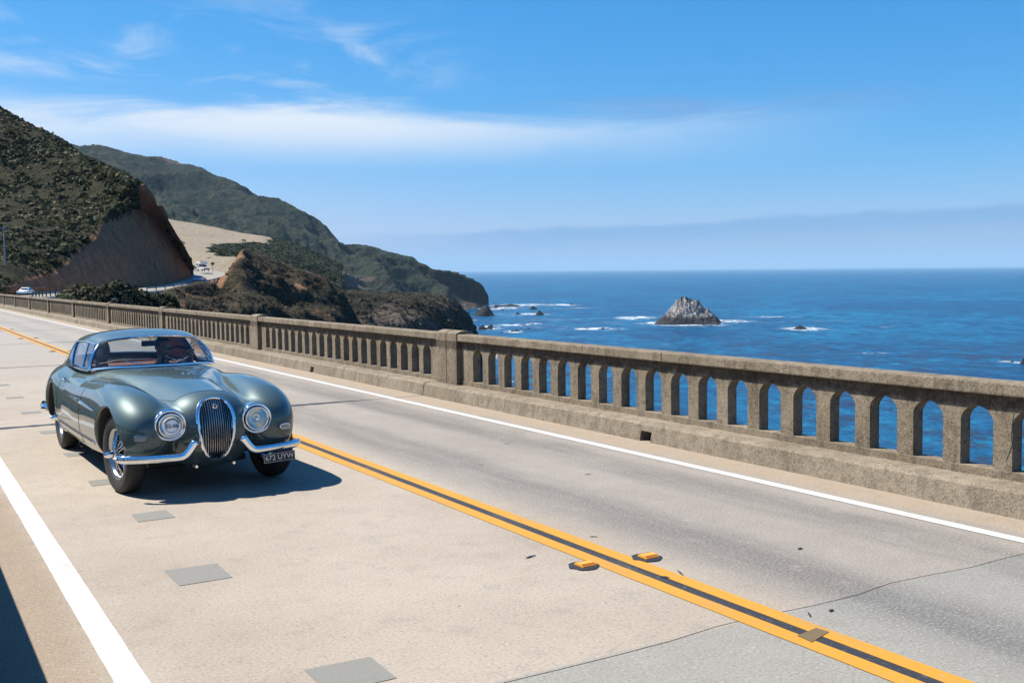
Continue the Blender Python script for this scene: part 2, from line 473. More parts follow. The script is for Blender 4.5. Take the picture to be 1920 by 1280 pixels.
SCRUB = leaf_material('scrub_leaves', [(0.016, 0.019, 0.012), (0.032, 0.038, 0.018), (0.050, 0.060, 0.024), (0.092, 0.088, 0.036), (0.11, 0.078, 0.050)])
DRYS = leaf_material('dry_scrub_leaves', [(0.022, 0.020, 0.014), (0.045, 0.040, 0.024), (0.085, 0.066, 0.042), (0.14, 0.105, 0.066), (0.06, 0.07, 0.025)])
M_HILL = land_material('hillside', (0.040, 0.043, 0.020), (0.078, 0.070, 0.036), (0.48, 0.22, 0.12), (0.68, 0.34, 0.19), 0.26)
M_KNOLL = land_material('knoll_ground', (0.045, 0.042, 0.024), (0.13, 0.098, 0.060), (0.33, 0.165, 0.085), (0.46, 0.27, 0.15), 0.34)
M_POINT = land_material('point_ground', (0.040, 0.042, 0.024), (0.10, 0.082, 0.048), (0.10, 0.080, 0.066), (0.24, 0.185, 0.145), 0.14)
M_FAR = land_material('far_mountain', (0.030, 0.046, 0.028), (0.068, 0.074, 0.042), (0.14, 0.105, 0.085), (0.24, 0.17, 0.13), 0.016)
M_FIELD = land_material('dry_field', (0.035, 0.052, 0.026), (0.055, 0.075, 0.034), (0.38, 0.31, 0.22), (0.54, 0.45, 0.33), 0.13)


def scatter(R, N, mask, n, seed, smin, smax, sink=0.25):
    """points spread over a lofted grid, density by real area"""
    r = np.random.default_rng(seed); nv, nu = R.shape[:2]
    e1 = R[:-1, 1:] - R[:-1, :-1]; e2 = R[1:, :-1] - R[:-1, :-1]
    ar = np.linalg.norm(np.cross(e1, e2), axis=-1) * mask[:-1, :-1]; p = (ar / ar.sum()).ravel()
    k = r.choice(len(p), n, p=p); i, j = np.divmod(k, nu - 1); a, b = r.random((2, n))[..., None]
    P = R[i, j] + e1[i, j] * a + e2[i, j] * b
    s = smin + (smax - smin) * r.random(n) ** 3.2
    P[:, 2] -= s * sink
    return P, s


# --- the far mountain with its coastal bluffs and headland
ridge = A((-500, 160, 3700), (-150, 205, 3600), (100, 266, 3400), (210, 290, 3300), (330, 312, 3200), (430, 345, 3050), (505, 381, 2950), (555, 401, 2850), (605, 436, 2780),
          (650, 471, 2700), (705, 478, 2620), (768, 495, 2540), (800, 513, 2480), (850, 521, 2430), (884, 534, 2400), (902, 546, 2385), (916, 570, 2375))
shoulder = A((-500, 330, 2900), (-150, 340, 2850), (100, 350, 2800), (210, 360, 2750), (330, 385, 2650), (430, 405, 2600), (505, 424, 2550), (555, 440, 2520), (605, 464, 2480),
             (650, 485, 2440), (705, 493, 2420), (768, 510, 2400), (806, 524, 2380), (850, 531, 2370), (885, 545, 2366), (906, 554, 2364), (916, 569, 2362))
terrace = A((-500, 440, 2100), (-150, 440, 2050), (100, 445, 2000), (210, 445, 2000), (330, 450, 2000), (430, 462, 2000), (505, 472, 2000), (555, 482, 2020), (605, 497, 2060),
            (650, 508, 2100), (705, 520, 2150), (768, 535, 2200), (806, 546, 2250), (850, 556, 2310), (880, 562, 2330), (903, 568, 2345), (916, 572, 2352))
foot = [(*sea_at(px, py)[:2], SEA - 3) for px, py in ((-500, 600), (-150, 600), (100, 600), (210, 600), (330, 600), (430, 600), (505, 598), (555, 597), (605, 595), (650, 593), (705, 591), (768, 588), (806, 585), (850, 582), (880, 580), (903, 577.5), (918, 576))]


def far_edge(v): return np.interp(v, [0, .22, .3, .5, .75, .92, 1], [.2, .18, .4, .9, 1, .6, .2])


def far_bare(u, v, R):
    n = fbm(R * np.array([.004, .004, .012]), 5, 31)
    low = np.interp(v, [0, .5, .68, .85, 1], [0.02, 0.04, 0.20, 0.36, 0.8])
    top = np.clip((R[..., 2] - 235) / 90, 0, 1) * 0.42
    return low + top + n * 0.85


me, R, N = loft([behind(ridge, 900, 260), ridge, shoulder, terrace, foot], 460, 220, 62, 0.0062, 3, True, far_edge, far_bare, 6, lambda u: np.interp(u, [0, .55, .8, 1], [1, 1, .5, .08]))
tag(obj('mountain', me, M_FAR), 'hazy blue green coastal mountain running down to a rocky headland in the sea', 'mountain', kind='structure')

# --- dry grass terrace between the mountain and the road
top = A((230, 400, 1350), (290, 408, 1320), (330, 417, 1290), (400, 432, 1260), (460, 444, 1230), (500, 451, 1220), (560, 468, 1200), (640, 500, 1180))
mid1 = A((230, 450, 900), (290, 450, 880), (330, 453, 860), (400, 460, 850), (460, 468, 850), (500, 474, 850), (560, 490, 850), (640, 520, 850))
mid2 = A((230, 500, 520), (290, 498, 500), (330, 496, 480), (400, 495, 470), (460, 499, 470), (500, 508, 480), (560, 530, 490), (640, 570, 500))
bot = A((230, 545, 330), (290, 535, 335), (330, 524, 340), (400, 512, 345), (460, 520, 350), (500, 540, 355), (560, 580, 365), (640, 640, 380))


def field_bare(u, v, R):
    D = np.hypot(R[..., 0], R[..., 1]); azm = np.degrees(np.arctan2(R[..., 0], R[..., 1]))
    n = fbm(R * 0.010, 4, 5) * 0.5 + fbm(R * 0.05, 3, 8) * 0.25
    w1 = fbm(R * 0.006, 4, 51) * 1.6; w2 = fbm(R * 0.007, 4, 52) * 260
    g = np.clip((azm + w1 - 14.7) / 0.5, 0, 1) * np.clip((960 + (azm - 15) * 45 + w2 - D) / 60, 0, 1) * np.clip((D + w2 * .3 - 520) / 60, 0, 1)
    g2 = np.clip((azm + w1 * .6 - 17.9) / 0.6, 0, 1)
    return 0.90 - 0.85 * np.maximum(g, g2) + n * 0.95 - 0.25 * np.clip(np.sin(D * 0.012 + azm) - .6, 0, 1)


me, R, N = loft([behind(top, 250, 60), top, mid1, mid2, bot], 220, 220, 4.0, 0.012, 9, False, None, field_bare)
tag(obj('dry_field', me, M_FIELD), 'pale dry grass terrace below the mountain', 'field', kind='structure')
fb = np.array([a.value for a in me.attributes['bare'].data]).reshape(R.shape[:2])
P, s = scatter(R, N, (fb < 0.42) * 1.0 + (fb < .6) * .12 + .004, 6500, 44, 0.9, 3.2)
tint = np.clip(0.36 + 0.5 * fbm(P * 0.02, 4, 19) + 0.2 * RNG.normal(0, 0.5, len(P)), 0, 1)
tag(obj('field_scrub', scrub_mesh(P, s, tint, 16, 0.34, 0.6, 12), SCRUB), 'green brush growing over the lower part of the dry field', 'scrub', kind='stuff')

# --- the near hill with the road cut
base = A((-420, 568, 190), (-150, 563, 200), (0, 557.5, 210), (90, 553.5, 230), (180, 549.5, 247), (260, 543, 266), (320, 535, 284), (362, 526, 302))
cut = A((-420, 500, 225), (-150, 496, 230), (0, 508, 220), (90, 492, 238), (160, 447, 257), (228, 388, 276), (296, 420, 293), (357, 508, 304))
mid = A((-420, 330, 320), (-150, 350, 325), (0, 372, 300), (90, 375, 296), (172, 376, 294), (242, 378, 284), (299, 417, 294.5), (359, 510, 305))
rdg = A((-420, 40, 480), (-150, 128, 445), (0, 219, 410), (90, 272, 388), (180, 324, 345), (250, 364, 295), (301, 417, 297), (363, 516, 307))


def hill_bare(u, v, R):
    n = fbm(R * 0.06, 4, 77)
    c = np.interp(v, [0, .25, .5, .63, .75, .80, .84, 1], [0, 0, 0, 0.0, .42, .72, .95, 1.0])   # rows: back, ridge, mid, cut, base
    left = np.clip((0.42 - u) / 0.12, 0, 1)
    c = c - left * 0.38
    right = np.clip((u - 0.73) / 0.05, 0, 1)
    c = np.maximum(c, right * np.clip((v - .255) / .03, 0, 1))
    return c + n * 0.42


def hill_edge(v): return np.interp(v, [0, .25, .5, .75, 1], [.4, .8, 1.0, .8, .35])


me, R, N = loft([behind(rdg, 160, 55), rdg, mid, cut, base], 260, 170, 3.0, 0.03, 21, False, hill_edge, hill_bare, 6)
hill = tag(obj('hillside', me, M_HILL), 'steep scrub covered hill with a bare brown road cut', 'hill', kind='structure')
bare = np.array([a.value for a in me.attributes['bare'].data]).reshape(R.shape[:2])
vv = np.linspace(0, 1, R.shape[0])[:, None] + 0 * bare
P, s = scatter(R, N, ((bare < 0.40) & (vv > 0.2)).astype(float) * np.clip(0.75 + 1.5 * fbm(R * 0.05, 4, 91), 0.08, 1), 17000, 4, 0.40, 2.3)
tint = np.clip(0.42 + 0.6 * fbm(P * 0.05, 4, 15) + 0.38 * RNG.normal(0, 0.5, len(P)), 0, 1)
tag(obj('hillside_scrub', scrub_mesh(P, s, tint, 28, 0.24, 0.62, 2), SCRUB), 'low green and brown coastal scrub covering the hill', 'scrub', kind='stuff')

# --- the dark knoll on the sea side of the road
k_ridge = A((268, 553, 222), (310, 546, 236), (350, 536, 252), (392, 527, 272), (418, 515, 288), (438, 483, 300), (455, 465, 305), (478, 474, 310), (510, 487, 315), (560, 505, 322), (610, 523, 328), (640, 546, 332), (668, 590, 334), (700, 650, 336), (740, 740, 338))
k_mid = A((268, 575, 205), (310, 570, 216), (350, 566, 232), (392, 560, 250), (420, 553, 262), (440, 545, 268), (462, 538, 272), (488, 538, 278), (520, 544, 284), (565, 556, 292), (612, 572, 300), (642, 592, 306), (668, 628, 312), (700, 690, 316), (740, 780, 320))
k_low = A((268, 640, 160), (310, 640, 168), (350, 640, 180), (392, 640, 195), (420, 640, 205), (440, 640, 210), (462, 640, 215), (488, 645, 220), (520, 650, 228), (565, 665, 240), (612, 685, 250), (642, 705, 258), (668, 740, 268), (700, 800, 276), (740, 880, 284))
k_foot = [p + np.array([0, -18.0, -45.0]) for p in k_low]


def knoll_bare(u, v, R):
    pk = at(455, 463, 305); q = R - pk
    az0 = np.arctan2(R[..., 0], R[..., 1]) - math.atan2(pk[0], pk[1])
    road_side = np.clip((0.012 - az0) / 0.026, 0, 1) * np.clip((v - .05) / .1, 0, 1) * np.clip((0.43 - v) / .10, 0, 1) * np.clip((az0 + 0.040) / 0.012, 0, 1)
    n = fbm(R * 0.09, 4, 41)
    return 0.20 + road_side * 0.62 + n * 0.75


k_back = A((268, 556, 232), (310, 549, 246), (350, 539, 262), (392, 530, 282), (422, 521, 300), (448, 512, 322), (470, 510, 330), (496, 512, 338), (530, 520, 345), (575, 535, 352), (622, 555, 358), (652, 580, 360), (680, 625, 362), (710, 690, 364), (750, 780, 366))
me, R, N = loft([k_back, k_ridge, k_mid, k_low, k_foot], 240, 150, 4.2, 0.045, 52, True, lambda v: np.interp(v, [0, .25, .38, 1], [.2, .28, .9, 1]), knoll_bare, 6)
tag(obj('knoll', me, M_KNOLL), 'dark coastal knoll with an orange brown cut beside the road', 'hill', kind='structure')
kb = np.array([a.value for a in me.attributes['bare'].data]).reshape(R.shape[:2])
vv = np.linspace(0, 1, R.shape[0])[:, None] + 0 * kb
P, s = scatter(R, N, ((kb < 0.5) & (vv > 0.27) & (vv < 0.85)).astype(float), 4600, 14, 0.25, 1.15)
tint = np.clip(0.42 + 0.55 * fbm(P * 0.08, 4, 18) + 0.3 * RNG.normal(0, 0.5, len(P)), 0, 1)
tag(obj('knoll_scrub', scrub_mesh(P, s, tint, 22, 0.26, 0.5, 6), DRYS), 'dark dry scrub on the slope of the knoll', 'scrub', kind='stuff')

# --- the dark flat topped point beyond it
p_ridge = A((560, 545, 560), (620, 545, 585), (680, 546, 610), (740, 548, 640), (795, 551, 665), (835, 556, 682), (862, 572, 690), (880, 598, 694), (900, 640, 690), (925, 680, 690))
p_mid = A((560, 590, 470), (620, 590, 490), (680, 588, 520), (740, 588, 550), (795, 590, 580), (832, 596, 610), (860, 610, 636), (878, 632, 655), (903, 672, 664), (926, 705, 668))
p_low = A((560, 700, 420), (620, 700, 440), (680, 690, 470), (740, 680, 505), (795, 672, 545), (835, 676, 580), (864, 690, 612), (884, 702, 636), (908, 712, 650), (930, 722, 658))
p_foot = [(*(p[:2] * 0.985), SEA - 3) for p in p_low]
p_back = behind(p_ridge, 130, 18)


def point_bare(u, v, R):
    n = fbm(R * np.array([.03, .03, .02]), 5, 61)
    return np.interp(v, [0, .25, .32, .45, .7, 1], [.05, .08, .30, .45, .7, .9]) + n * 0.5


me, R, N = loft([p_back, p_ridge, p_mid, p_low, p_foot], 200, 130, 12, 0.016, 71, True, lambda v: np.interp(v, [0, .25, .33, .45, 1], [.1, .12, .45, 1, 1]), point_bare, 6)
tag(obj('headland', me, M_POINT), 'dark flat topped point of scrub and rock above the sea', 'headland', kind='structure')
P, s = scatter(R, N, np.ones(R.shape[:2]) * (np.linspace(0, 1, R.shape[0])[:, None] < 0.62), 4200, 24, 0.6, 2.6)
tint = np.clip(0.42 + 0.5 * fbm(P * 0.05, 4, 28) + 0.25 * RNG.normal(0, 0.5, len(P)), 0, 1)
tag(obj('headland_scrub', scrub_mesh(P, s, tint, 20, 0.32, 0.5, 9), DRYS), 'brown and green scrub on the flat topped point', 'scrub', kind='stuff')

# --- the slope below the far end of the bridge, where the big shrubs grow
s_top = A((-420, 580, 170), (-150, 574, 180), (0, 568.5, 190), (80, 565.5, 200), (150, 563, 206), (220, 559, 212), (280, 553, 222), (330, 545, 236))
s_mid = A((-420, 605, 130), (-150, 600, 135), (0, 596, 140), (80, 594, 145), (150, 592, 150), (220, 590, 158), (280, 588, 166), (330, 586, 176))
s_low = A((-420, 700, 105), (-150, 700, 108), (0, 690, 112), (80, 690, 116), (150, 690, 120), (220, 690, 126), (280, 690, 134), (330, 690, 144))
me, R, N = loft([s_top, s_mid, s_low, [p + np.array([0, -15, -40.]) for p in s_low]], 90, 60, 1.2, 0.07, 81, False, lambda v: np.interp(v, [0, .2, 1], [0, 1, 1]), lambda u, v, R: 0.2 + 0.4 * fbm(R * .2, 3, 3))
tag(obj('canyon_slope', me, M_HILL), 'scrubby slope falling away below the road', 'slope', kind='structure')


# --- far road with its guard rail
def road_line():
    pts = [Vector(TILT @ Vector((3.78, 97.0, 0.0)))]
    for q in ((-62, 561, 150), (0, 557, 185), (60, 554, 212), (150, 549.5, 232), (240, 545, 248), (310, 538, 262), (362, 529.5, 276), (392, 519.5, 296), (390, 511.5, 316), (372, 507.5, 336), (340, 503, 360), (300, 498, 400)):
        pts.append(Vector(at(*q)))
    return [Vector(p) for p in cr(np.array([list(p) for p in pts]), np.linspace(0, len(pts) - 1, 90))]


RL = road_line()


def offset(i, d, dz=0.0):
    a, b = RL[max(i - 1, 0)], RL[min(i + 1, len(RL) - 1)]
    t = Vector((b.x - a.x, b.y - a.y, 0)).normalized()
    return RL[i] + Vector((t.y, -t.x, 0)) * d + Vector((0, 0, dz))


M_FARROAD = simple('far_road_asphalt', (0.20, 0.19, 0.17), 0.9, vary=0.2, scale=0.3)
v = []; f = []
for i in range(len(RL)):
    for d, dz in ((-7, -1.2), (-4.6, 0.0), (4.2, 0.0), (5.0, -0.25), (6.5, -2.2)): v.append(offset(i, d, dz + 0.05))
for i in range(len(RL) - 1):
    for k in range(4): f.append((i * 5 + k, i * 5 + k + 1, i * 5 + k + 6, i * 5 + k + 5))
tag(obj('coast_road', mesh(v, f, name='coast_road'), M_FARROAD), kind='structure')

M_STEEL = simple('galvanised_steel', (0.52, 0.52, 0.50), 0.45, 0.5, vary=0.2, scale=2)
M_WOOD = simple('weathered_post', (0.13, 0.10, 0.075), 0.9, vary=0.3, scale=5)


def guardrail(i0, i1, label, post_h=0.75, step=1):
    root = empty('guardrail', Matrix.Translation(offset(i0, 4.7)))
    tag(root, label, 'guardrail')
    o = offset(i0, 4.7); inv = -o
    P = [offset(i, 4.7) + inv for i in range(i0, i1)]
    # resample evenly so that posts stand every 3.8 m
    L = [0.0]
    for a, b in zip(P, P[1:]): L.append(L[-1] + (b - a).length)
    A_ = np.array([list(p) for p in P]); n = int(L[-1] / 3.8)
    S_ = np.linspace(0, L[-1], n + 1); Q = np.stack([np.interp(S_, L, A_[:, k]) for k in range(3)], -1)
    mb = MB_(); vv_ = []; ff = []
    prof = [(0, .42), (.05, .47), (.0, .53), (.05, .60), (.05, .68), (.0, .74)]
    for i, q in enumerate(Q):
        t = Vector(Q[min(i + 1, n)] - Q[max(i - 1, 0)]); t.z = 0; t.normalize(); s_ = Vector((t.y, -t.x, 0))
        for a, z in prof: vv_.append(Vector(q) - s_ * (a + .10) + Vector((0, 0, z)))
    for i in range(n):
        for k in range(5): ff.append((i * 6 + k, i * 6 + k + 1, i * 6 + k + 7, i * 6 + k + 6))
    obj('rail', mesh(vv_, ff, name='guard_rail_beam'), M_STEEL, root)
    pm = MB_().box(-.1, .1, -.08, .08, -.5, post_h + .05).build('post', M_WOOD, root)
    pm.location = Q[0]
    for q in Q[1:]:
        c = pm.copy(); COL.objects.link(c); c.parent = root; c.location = q


guardrail(15, 34, 'steel guardrail on dark posts where the road leaves the bridge, near the silver car')
guardrail(37, 62, 'pale steel guardrail above the retaining wall on the bend before the brown cut')

# retaining wall below the guard rail on the bend
wall = MB_(); i0, i1 = 43, 51
for i in range(i0, i1 + 1):
    for d, z in ((5.3, 0.12), (5.9, 0.12), (6.4, -5.2), (5.3, -5.2)): wall.v.append(tuple(offset(i, d, z)))
k = i1 - i0
wall.f += [(0, 1, 2, 3), tuple(k * 4 + j for j in (3, 2, 1, 0))]
for i in range(k):
    for j in range(4): wall.f.append((i * 4 + j, i * 4 + (j + 1) % 4, i * 4 + 4 + (j + 1) % 4, i * 4 + 4 + j))
M_WALL, t, b = principled('stone_wall', (0.2, 0.2, 0.2), 0.9)
pos = t.new('ShaderNodeNewGeometry').outputs['Position']
br = t.noise(pos, 1.6, 3, 0.6)
t.l.new(t.mix(br, (0.09, 0.11, 0.12, 1), (0.2, 0.22, 0.23, 1)), b.inputs['Base Color']); bump(t, b, br, 0.6, 0.2)
tag(wall.build('retaining_wall', M_WALL), 'grey blue retaining wall holding the road on the bend', 'wall')


# --- big shrubs beside the far end of the bridge
def shrub(px, py, D, w, h, label, seed, tint0):
    foot_ = at(px, py, D); root = empty('coastal_shrub', Matrix.Translation(Vector(foot_)))
    tag(root, label, 'shrub', 'shrubs below the far end of the bridge')
    r = np.random.default_rng(seed)
    n = 46; th = r.uniform(0, 6.283, n); rr = np.sqrt(r.random(n))
    C = np.stack([np.cos(th) * rr * w / 2, np.sin(th) * rr * w / 2, np.sqrt(np.clip(1 - rr ** 2, 0, 1)) * h * 0.72 + 0.1], -1)
    s_ = r.uniform(0.16, 0.28, n) * w * 0.8
    me_ = scrub_mesh(C, s_, np.clip(tint0 + r.normal(0, .13, n) + (C[:, 2] / h - .5) * .25, 0, 1), 46, 0.22, 0.8, seed)
    obj('foliage', me_, SCRUB, root)
    mb = MB_()
    for k_ in range(5):
        a = r.uniform(0, 6.28); mb.tube([(0.1 * math.cos(a), .1 * math.sin(a), -1.2), (.2 * w * math.cos(a), .2 * w * math.sin(a), h * .3), (.36 * w * math.cos(a), .36 * w * math.sin(a), h * .6)], [.16, .11, .05], 6)
    mb.build('stem', M_WOOD, root, smooth=True)


shrub(158, 574, 150, 5.4, 3.0, 'rounded green topped shrub behind the railing, beside the guardrail end', 1, .72)
shrub(222, 580, 142, 5.4, 3.8, 'tall dark domed shrub behind the railing between two lower shrubs', 2, .30)
shrub(262, 583, 150, 4.4, 2.9, 'dark brown shrub leaning against the taller domed shrub', 3, .24)
shrub(302, 583, 158, 4.2, 2.7, 'low dark shrub in front of the retaining wall', 4, .22)
shrub(128, 576, 146, 2.6, 1.5, 'small olive shrub at the foot of the green topped one', 5, .45)


# --- rocks in the sea
def rock_material(name, a, b_, c, zs):
    a, b_, c = [[v * .58 for v in q] for q in (a, b_, c)]
    m, t, b = principled(name, a, 0.85, spec=0.25)
    pos = t.new('ShaderNodeNewGeometry').outputs['Position']; sep = t.new('ShaderNodeSeparateXYZ'); t.l.new(pos, sep.inputs[0])
    n = t.noise(pos, zs, 6, 0.7, 0.4); n2 = t.noise(pos, zs * 5, 5, 0.7)
    col = t.mix(t.smooth(n, .38, .62), c4(a), c4(b_))
    wet = t.smooth(t.math('ADD', sep.outputs[2], t.math('MULTIPLY', n, 9.0)), SEA + 12, SEA + 22, 1, 0)
    col = t.mix(wet, col, c4(c)); col = t.mix(t.smooth(n2, .46, .62, 0, .75), col, c4(c))
    t.l.new(col, b.inputs['Base Color']); bump(t, b, t.math('ADD', n2, n), 0.8, 2.5)
    return m


M_STACK = rock_material('pale_rock', (0.26, 0.23, 0.21), (0.74, 0.68, 0.63), (0.045, 0.038, 0.038), 0.06)
M_REEF = rock_material('dark_rock', (0.035, 0.032, 0.034), (0.075, 0.066, 0.062), (0.018, 0.018, 0.022), 0.06)


def rock(px0, px1, py, h, label, mat, prof, seed, group=None, depth=0.8, nseg=72, amp=0.20, pyb=None):
    """rock rising from the water: prof lists (across -1..1, height 0..1) of its outline"""
    c = sea_at((px0 + px1) / 2, py); D = np.linalg.norm(c[:2]); W = (px1 - px0) / 2 * D / FPX; H = h * D / FPX
    e = c[:2] / D; l = np.array([e[1], -e[0]])
    xs = np.linspace(-1, 1, nseg); top_ = np.interp(xs, [p[0] for p in prof], [p[1] for p in prof])
    ys = np.linspace(-1, 1, nseg // 2 * 2 - 9)
    X, Y = np.meshgrid(xs, ys, indexing='ij')
    Z = top_[:, None] * np.clip(1 - np.abs(Y) ** 1.6, 0, 1) ** 0.8
    edge_ = np.clip(1 - X ** 8, 0, 1)
    Z = Z * edge_
    P = np.stack([X * W * 3.1, Y * W * 3.1, Z * H], -1) / (W * 1.0)
    nz = fbm(P * 1.4, 6, seed, 0.55, True) * amp + fbm(P * 4.2, 4, seed + 9, .5) * amp * .35
    Z = np.where(Z > 0.02, Z * (1 + nz * 1.0) + nz * 0.20 * np.clip(Z * 3, 0, 1), Z)
    wob = 1 + 0.16 * fbm(np.stack([X * 2, Y * 2, 0 * X + seed], -1), 3, seed + 4)
    V = np.stack([c[0] + l[0] * X * W * wob + e[0] * Y * W * depth * wob, c[1] + l[1] * X * W * wob + e[1] * Y * W * depth * wob, SEA + Z * H - 1.0], -1)
    nx, ny = X.shape; idx = np.arange(nx * ny).reshape(nx, ny)
    F = np.stack([idx[:-1, :-1], idx[:-1, 1:], idx[1:, 1:], idx[1:, :-1]], -1).reshape(-1, 4)
    me_ = mesh(V.reshape(-1, 3), F, name='sea_rock')
    bm = bmesh.new(); bm.from_mesh(me_); bmesh.ops.recalc_face_normals(bm, faces=bm.faces)
    if sum(q.normal.z for q in bm.faces) < 0: bmesh.ops.reverse_faces(bm, faces=bm.faces)
    bm.to_mesh(me_); bm.free()
    me_.polygons.foreach_set('use_smooth', np.ones(len(me_.polygons), dtype=bool)); me_.set_sharp_from_angle(angle=math.radians(40))
    tag(obj('sea_rock', me_, mat), label, 'rock', group)


rock(1229, 1353, 606, 38, 'large pale craggy sea stack ringed with white foam', M_STACK,
     [(-1, .05), (-.88, .16), (-.68, .36), (-.50, .52), (-.38, .72), (-.24, .98), (-.08, 1.0), (.06, .88), (.22, .84), (.36, .74), (.46, .54), (.62, .50), (.80, .36), (.92, .16), (1, .03)], 5, nseg=170, amp=.44, depth=.75)
rock(1485, 1515, 617, 8, 'small black rock in a patch of foam, right of the pale sea stack', M_REEF, [(-1, 0), (-.4, .6), (0, 1), (.4, .7), (1, 0)], 6)
rock(886, 928, 592, 20, 'dark pyramid rock standing just off the headland cliff', M_REEF, [(-1, 0), (-.5, .45), (-.1, .85), (.3, 1), (.6, .5), (1, 0)], 7)
rock(1002, 1022, 590.5, 9.5, 'dark triangular rock rising from open water seaward of the headland', M_REEF, [(-1, 0), (-.3, .7), (0, 1), (.4, .5), (1, 0)], 8)
rock(992, 1010, 580, 7, 'low dark rock at the end of the surf line', M_REEF, [(-1, 0), (-.4, 1), (0, .8), (.5, .5), (1, 0)], 9)
for i, (a, b_, y_, h_, lab_) in enumerate([
        (918, 982, 574.5, 5, 'long flat black reef running out from the foot of the headland cliff'), (926, 934, 577, 5, 'small black knob in the white surf against the headland cliff'),
        (937, 946, 581.5, 3, 'tiny black rock below the surf at the headland foot'), (965, 975, 589, 5, 'small dark rock in blue water between the pyramid rock and the triangular rock'),
        (895, 912, 618, 11, 'tallest black rock of the cluster beside the dark flat topped point'), (903, 926, 617, 7, 'broad black rock in foam in the cluster beside the flat topped point'),
        (914, 926, 614, 8, 'round black rock at the seaward end of the cluster beside the flat topped point'), (955, 977, 621, 5, 'low oval black rock ringed with foam just seaward of the rock cluster'),
        (933, 945, 624, 3, 'flat black rock awash between the rock cluster and the low oval rock'), (988, 994, 617, 4, 'small upright black rock beyond the low oval rock'),
        (1066, 1076, 571.5, 3, 'small black rock at the far tip of the white surf line'), (1126, 1134, 617, 5, 'small black fin of rock in a long streak of foam'),
        (995, 1002, 608, 3, 'tiny black rock in a broken line of foam'), (1190, 1200, 608, 2.5, 'tiny dark rock in open water landward of the pale sea stack')]):
    rock(a, b_, y_, h_, lab_, M_REEF, [(-1, 0), (-.6, .7), (-.1, .6), (.2, 1), (.6, .6), (1, 0)], 20 + i, 'low reef rocks off the coast', nseg=30)
rock(1893, 1904, 679, 4, 'small black rock breaking the surface in nearer open water', M_REEF, [(-1, 0), (-.2, 1), (.4, .6), (1, 0)], 50, nseg=30)
rock(1912, 1930, 682, 10, 'dark rock close to the small black rock in nearer open water', M_REEF, [(-1, 0), (-.2, 1), (.4, .8), (1, 0)], 51, nseg=36)
# ------------------------------------------------------------------ the bridge (built in deck coordinates, then set on its slope)
def concrete(name, a, b_, dark, sc=1.0, stain=0.72, cap_stain_shade=False):
    a, b_, dark = [[v * .62 for v in q] for q in (a, b_, dark)]
    m, t, b = principled(name, a, 0.92, spec=0.25)
    o = t.new('ShaderNodeTexCoord').outputs['Object']; pos = t.new('ShaderNodeNewGeometry').outputs['Position']
    n1 = t.noise(pos, 1.3 * sc, 5, 0.65); n2 = t.noise(pos, 14 * sc, 6, 0.75); n3 = t.noise(pos, 70 * sc, 3, 0.7)
    st = t.noise(t.mapping(pos, (5, 5, 1.2)), 1.0 * sc, 6, 0.7)
    col = t.mix(t.smooth(n1, .3, .7), c4(a), c4(b_))
    col = t.mix(t.math('MULTIPLY', t.smooth(st, .46, .70), stain), col, c4(dark))
    col = t.mix(t.smooth(n2, .47, .66, 0, .58), col, c4(dark))
    col = t.mix(t.smooth(n3, .52, .66, 0, .42), col, c4([v * 1.5 for v in b_])); col = t.mix(t.smooth(n3, .46, .36, 0, .55), col, c4([v * .8 for v in dark]))
    if cap_stain_shade:
        # dark stain under the cap, with the cap's shade painted into its colour
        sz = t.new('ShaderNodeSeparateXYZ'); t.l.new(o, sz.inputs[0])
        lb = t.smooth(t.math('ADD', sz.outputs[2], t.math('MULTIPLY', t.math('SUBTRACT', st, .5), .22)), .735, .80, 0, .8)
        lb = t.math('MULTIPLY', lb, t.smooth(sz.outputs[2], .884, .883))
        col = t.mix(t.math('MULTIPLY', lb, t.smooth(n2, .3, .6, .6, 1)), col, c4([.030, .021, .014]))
    t.l.new(col, b.inputs['Base Color'])
    bump(t, b, t.math('ADD', t.math('MULTIPLY', n2, 1.0), t.math('MULTIPLY', n3, .5)), 0.7, 0.012)
    return m


M_RAIL = concrete('railing_concrete', (0.255, 0.20, 0.135), (0.365, 0.295, 0.21), (0.085, 0.068, 0.048), cap_stain_shade=True)
M_CURB = concrete('curb_concrete', (0.26, 0.21, 0.15), (0.38, 0.315, 0.235), (0.11, 0.09, 0.065), 1.0, .6)


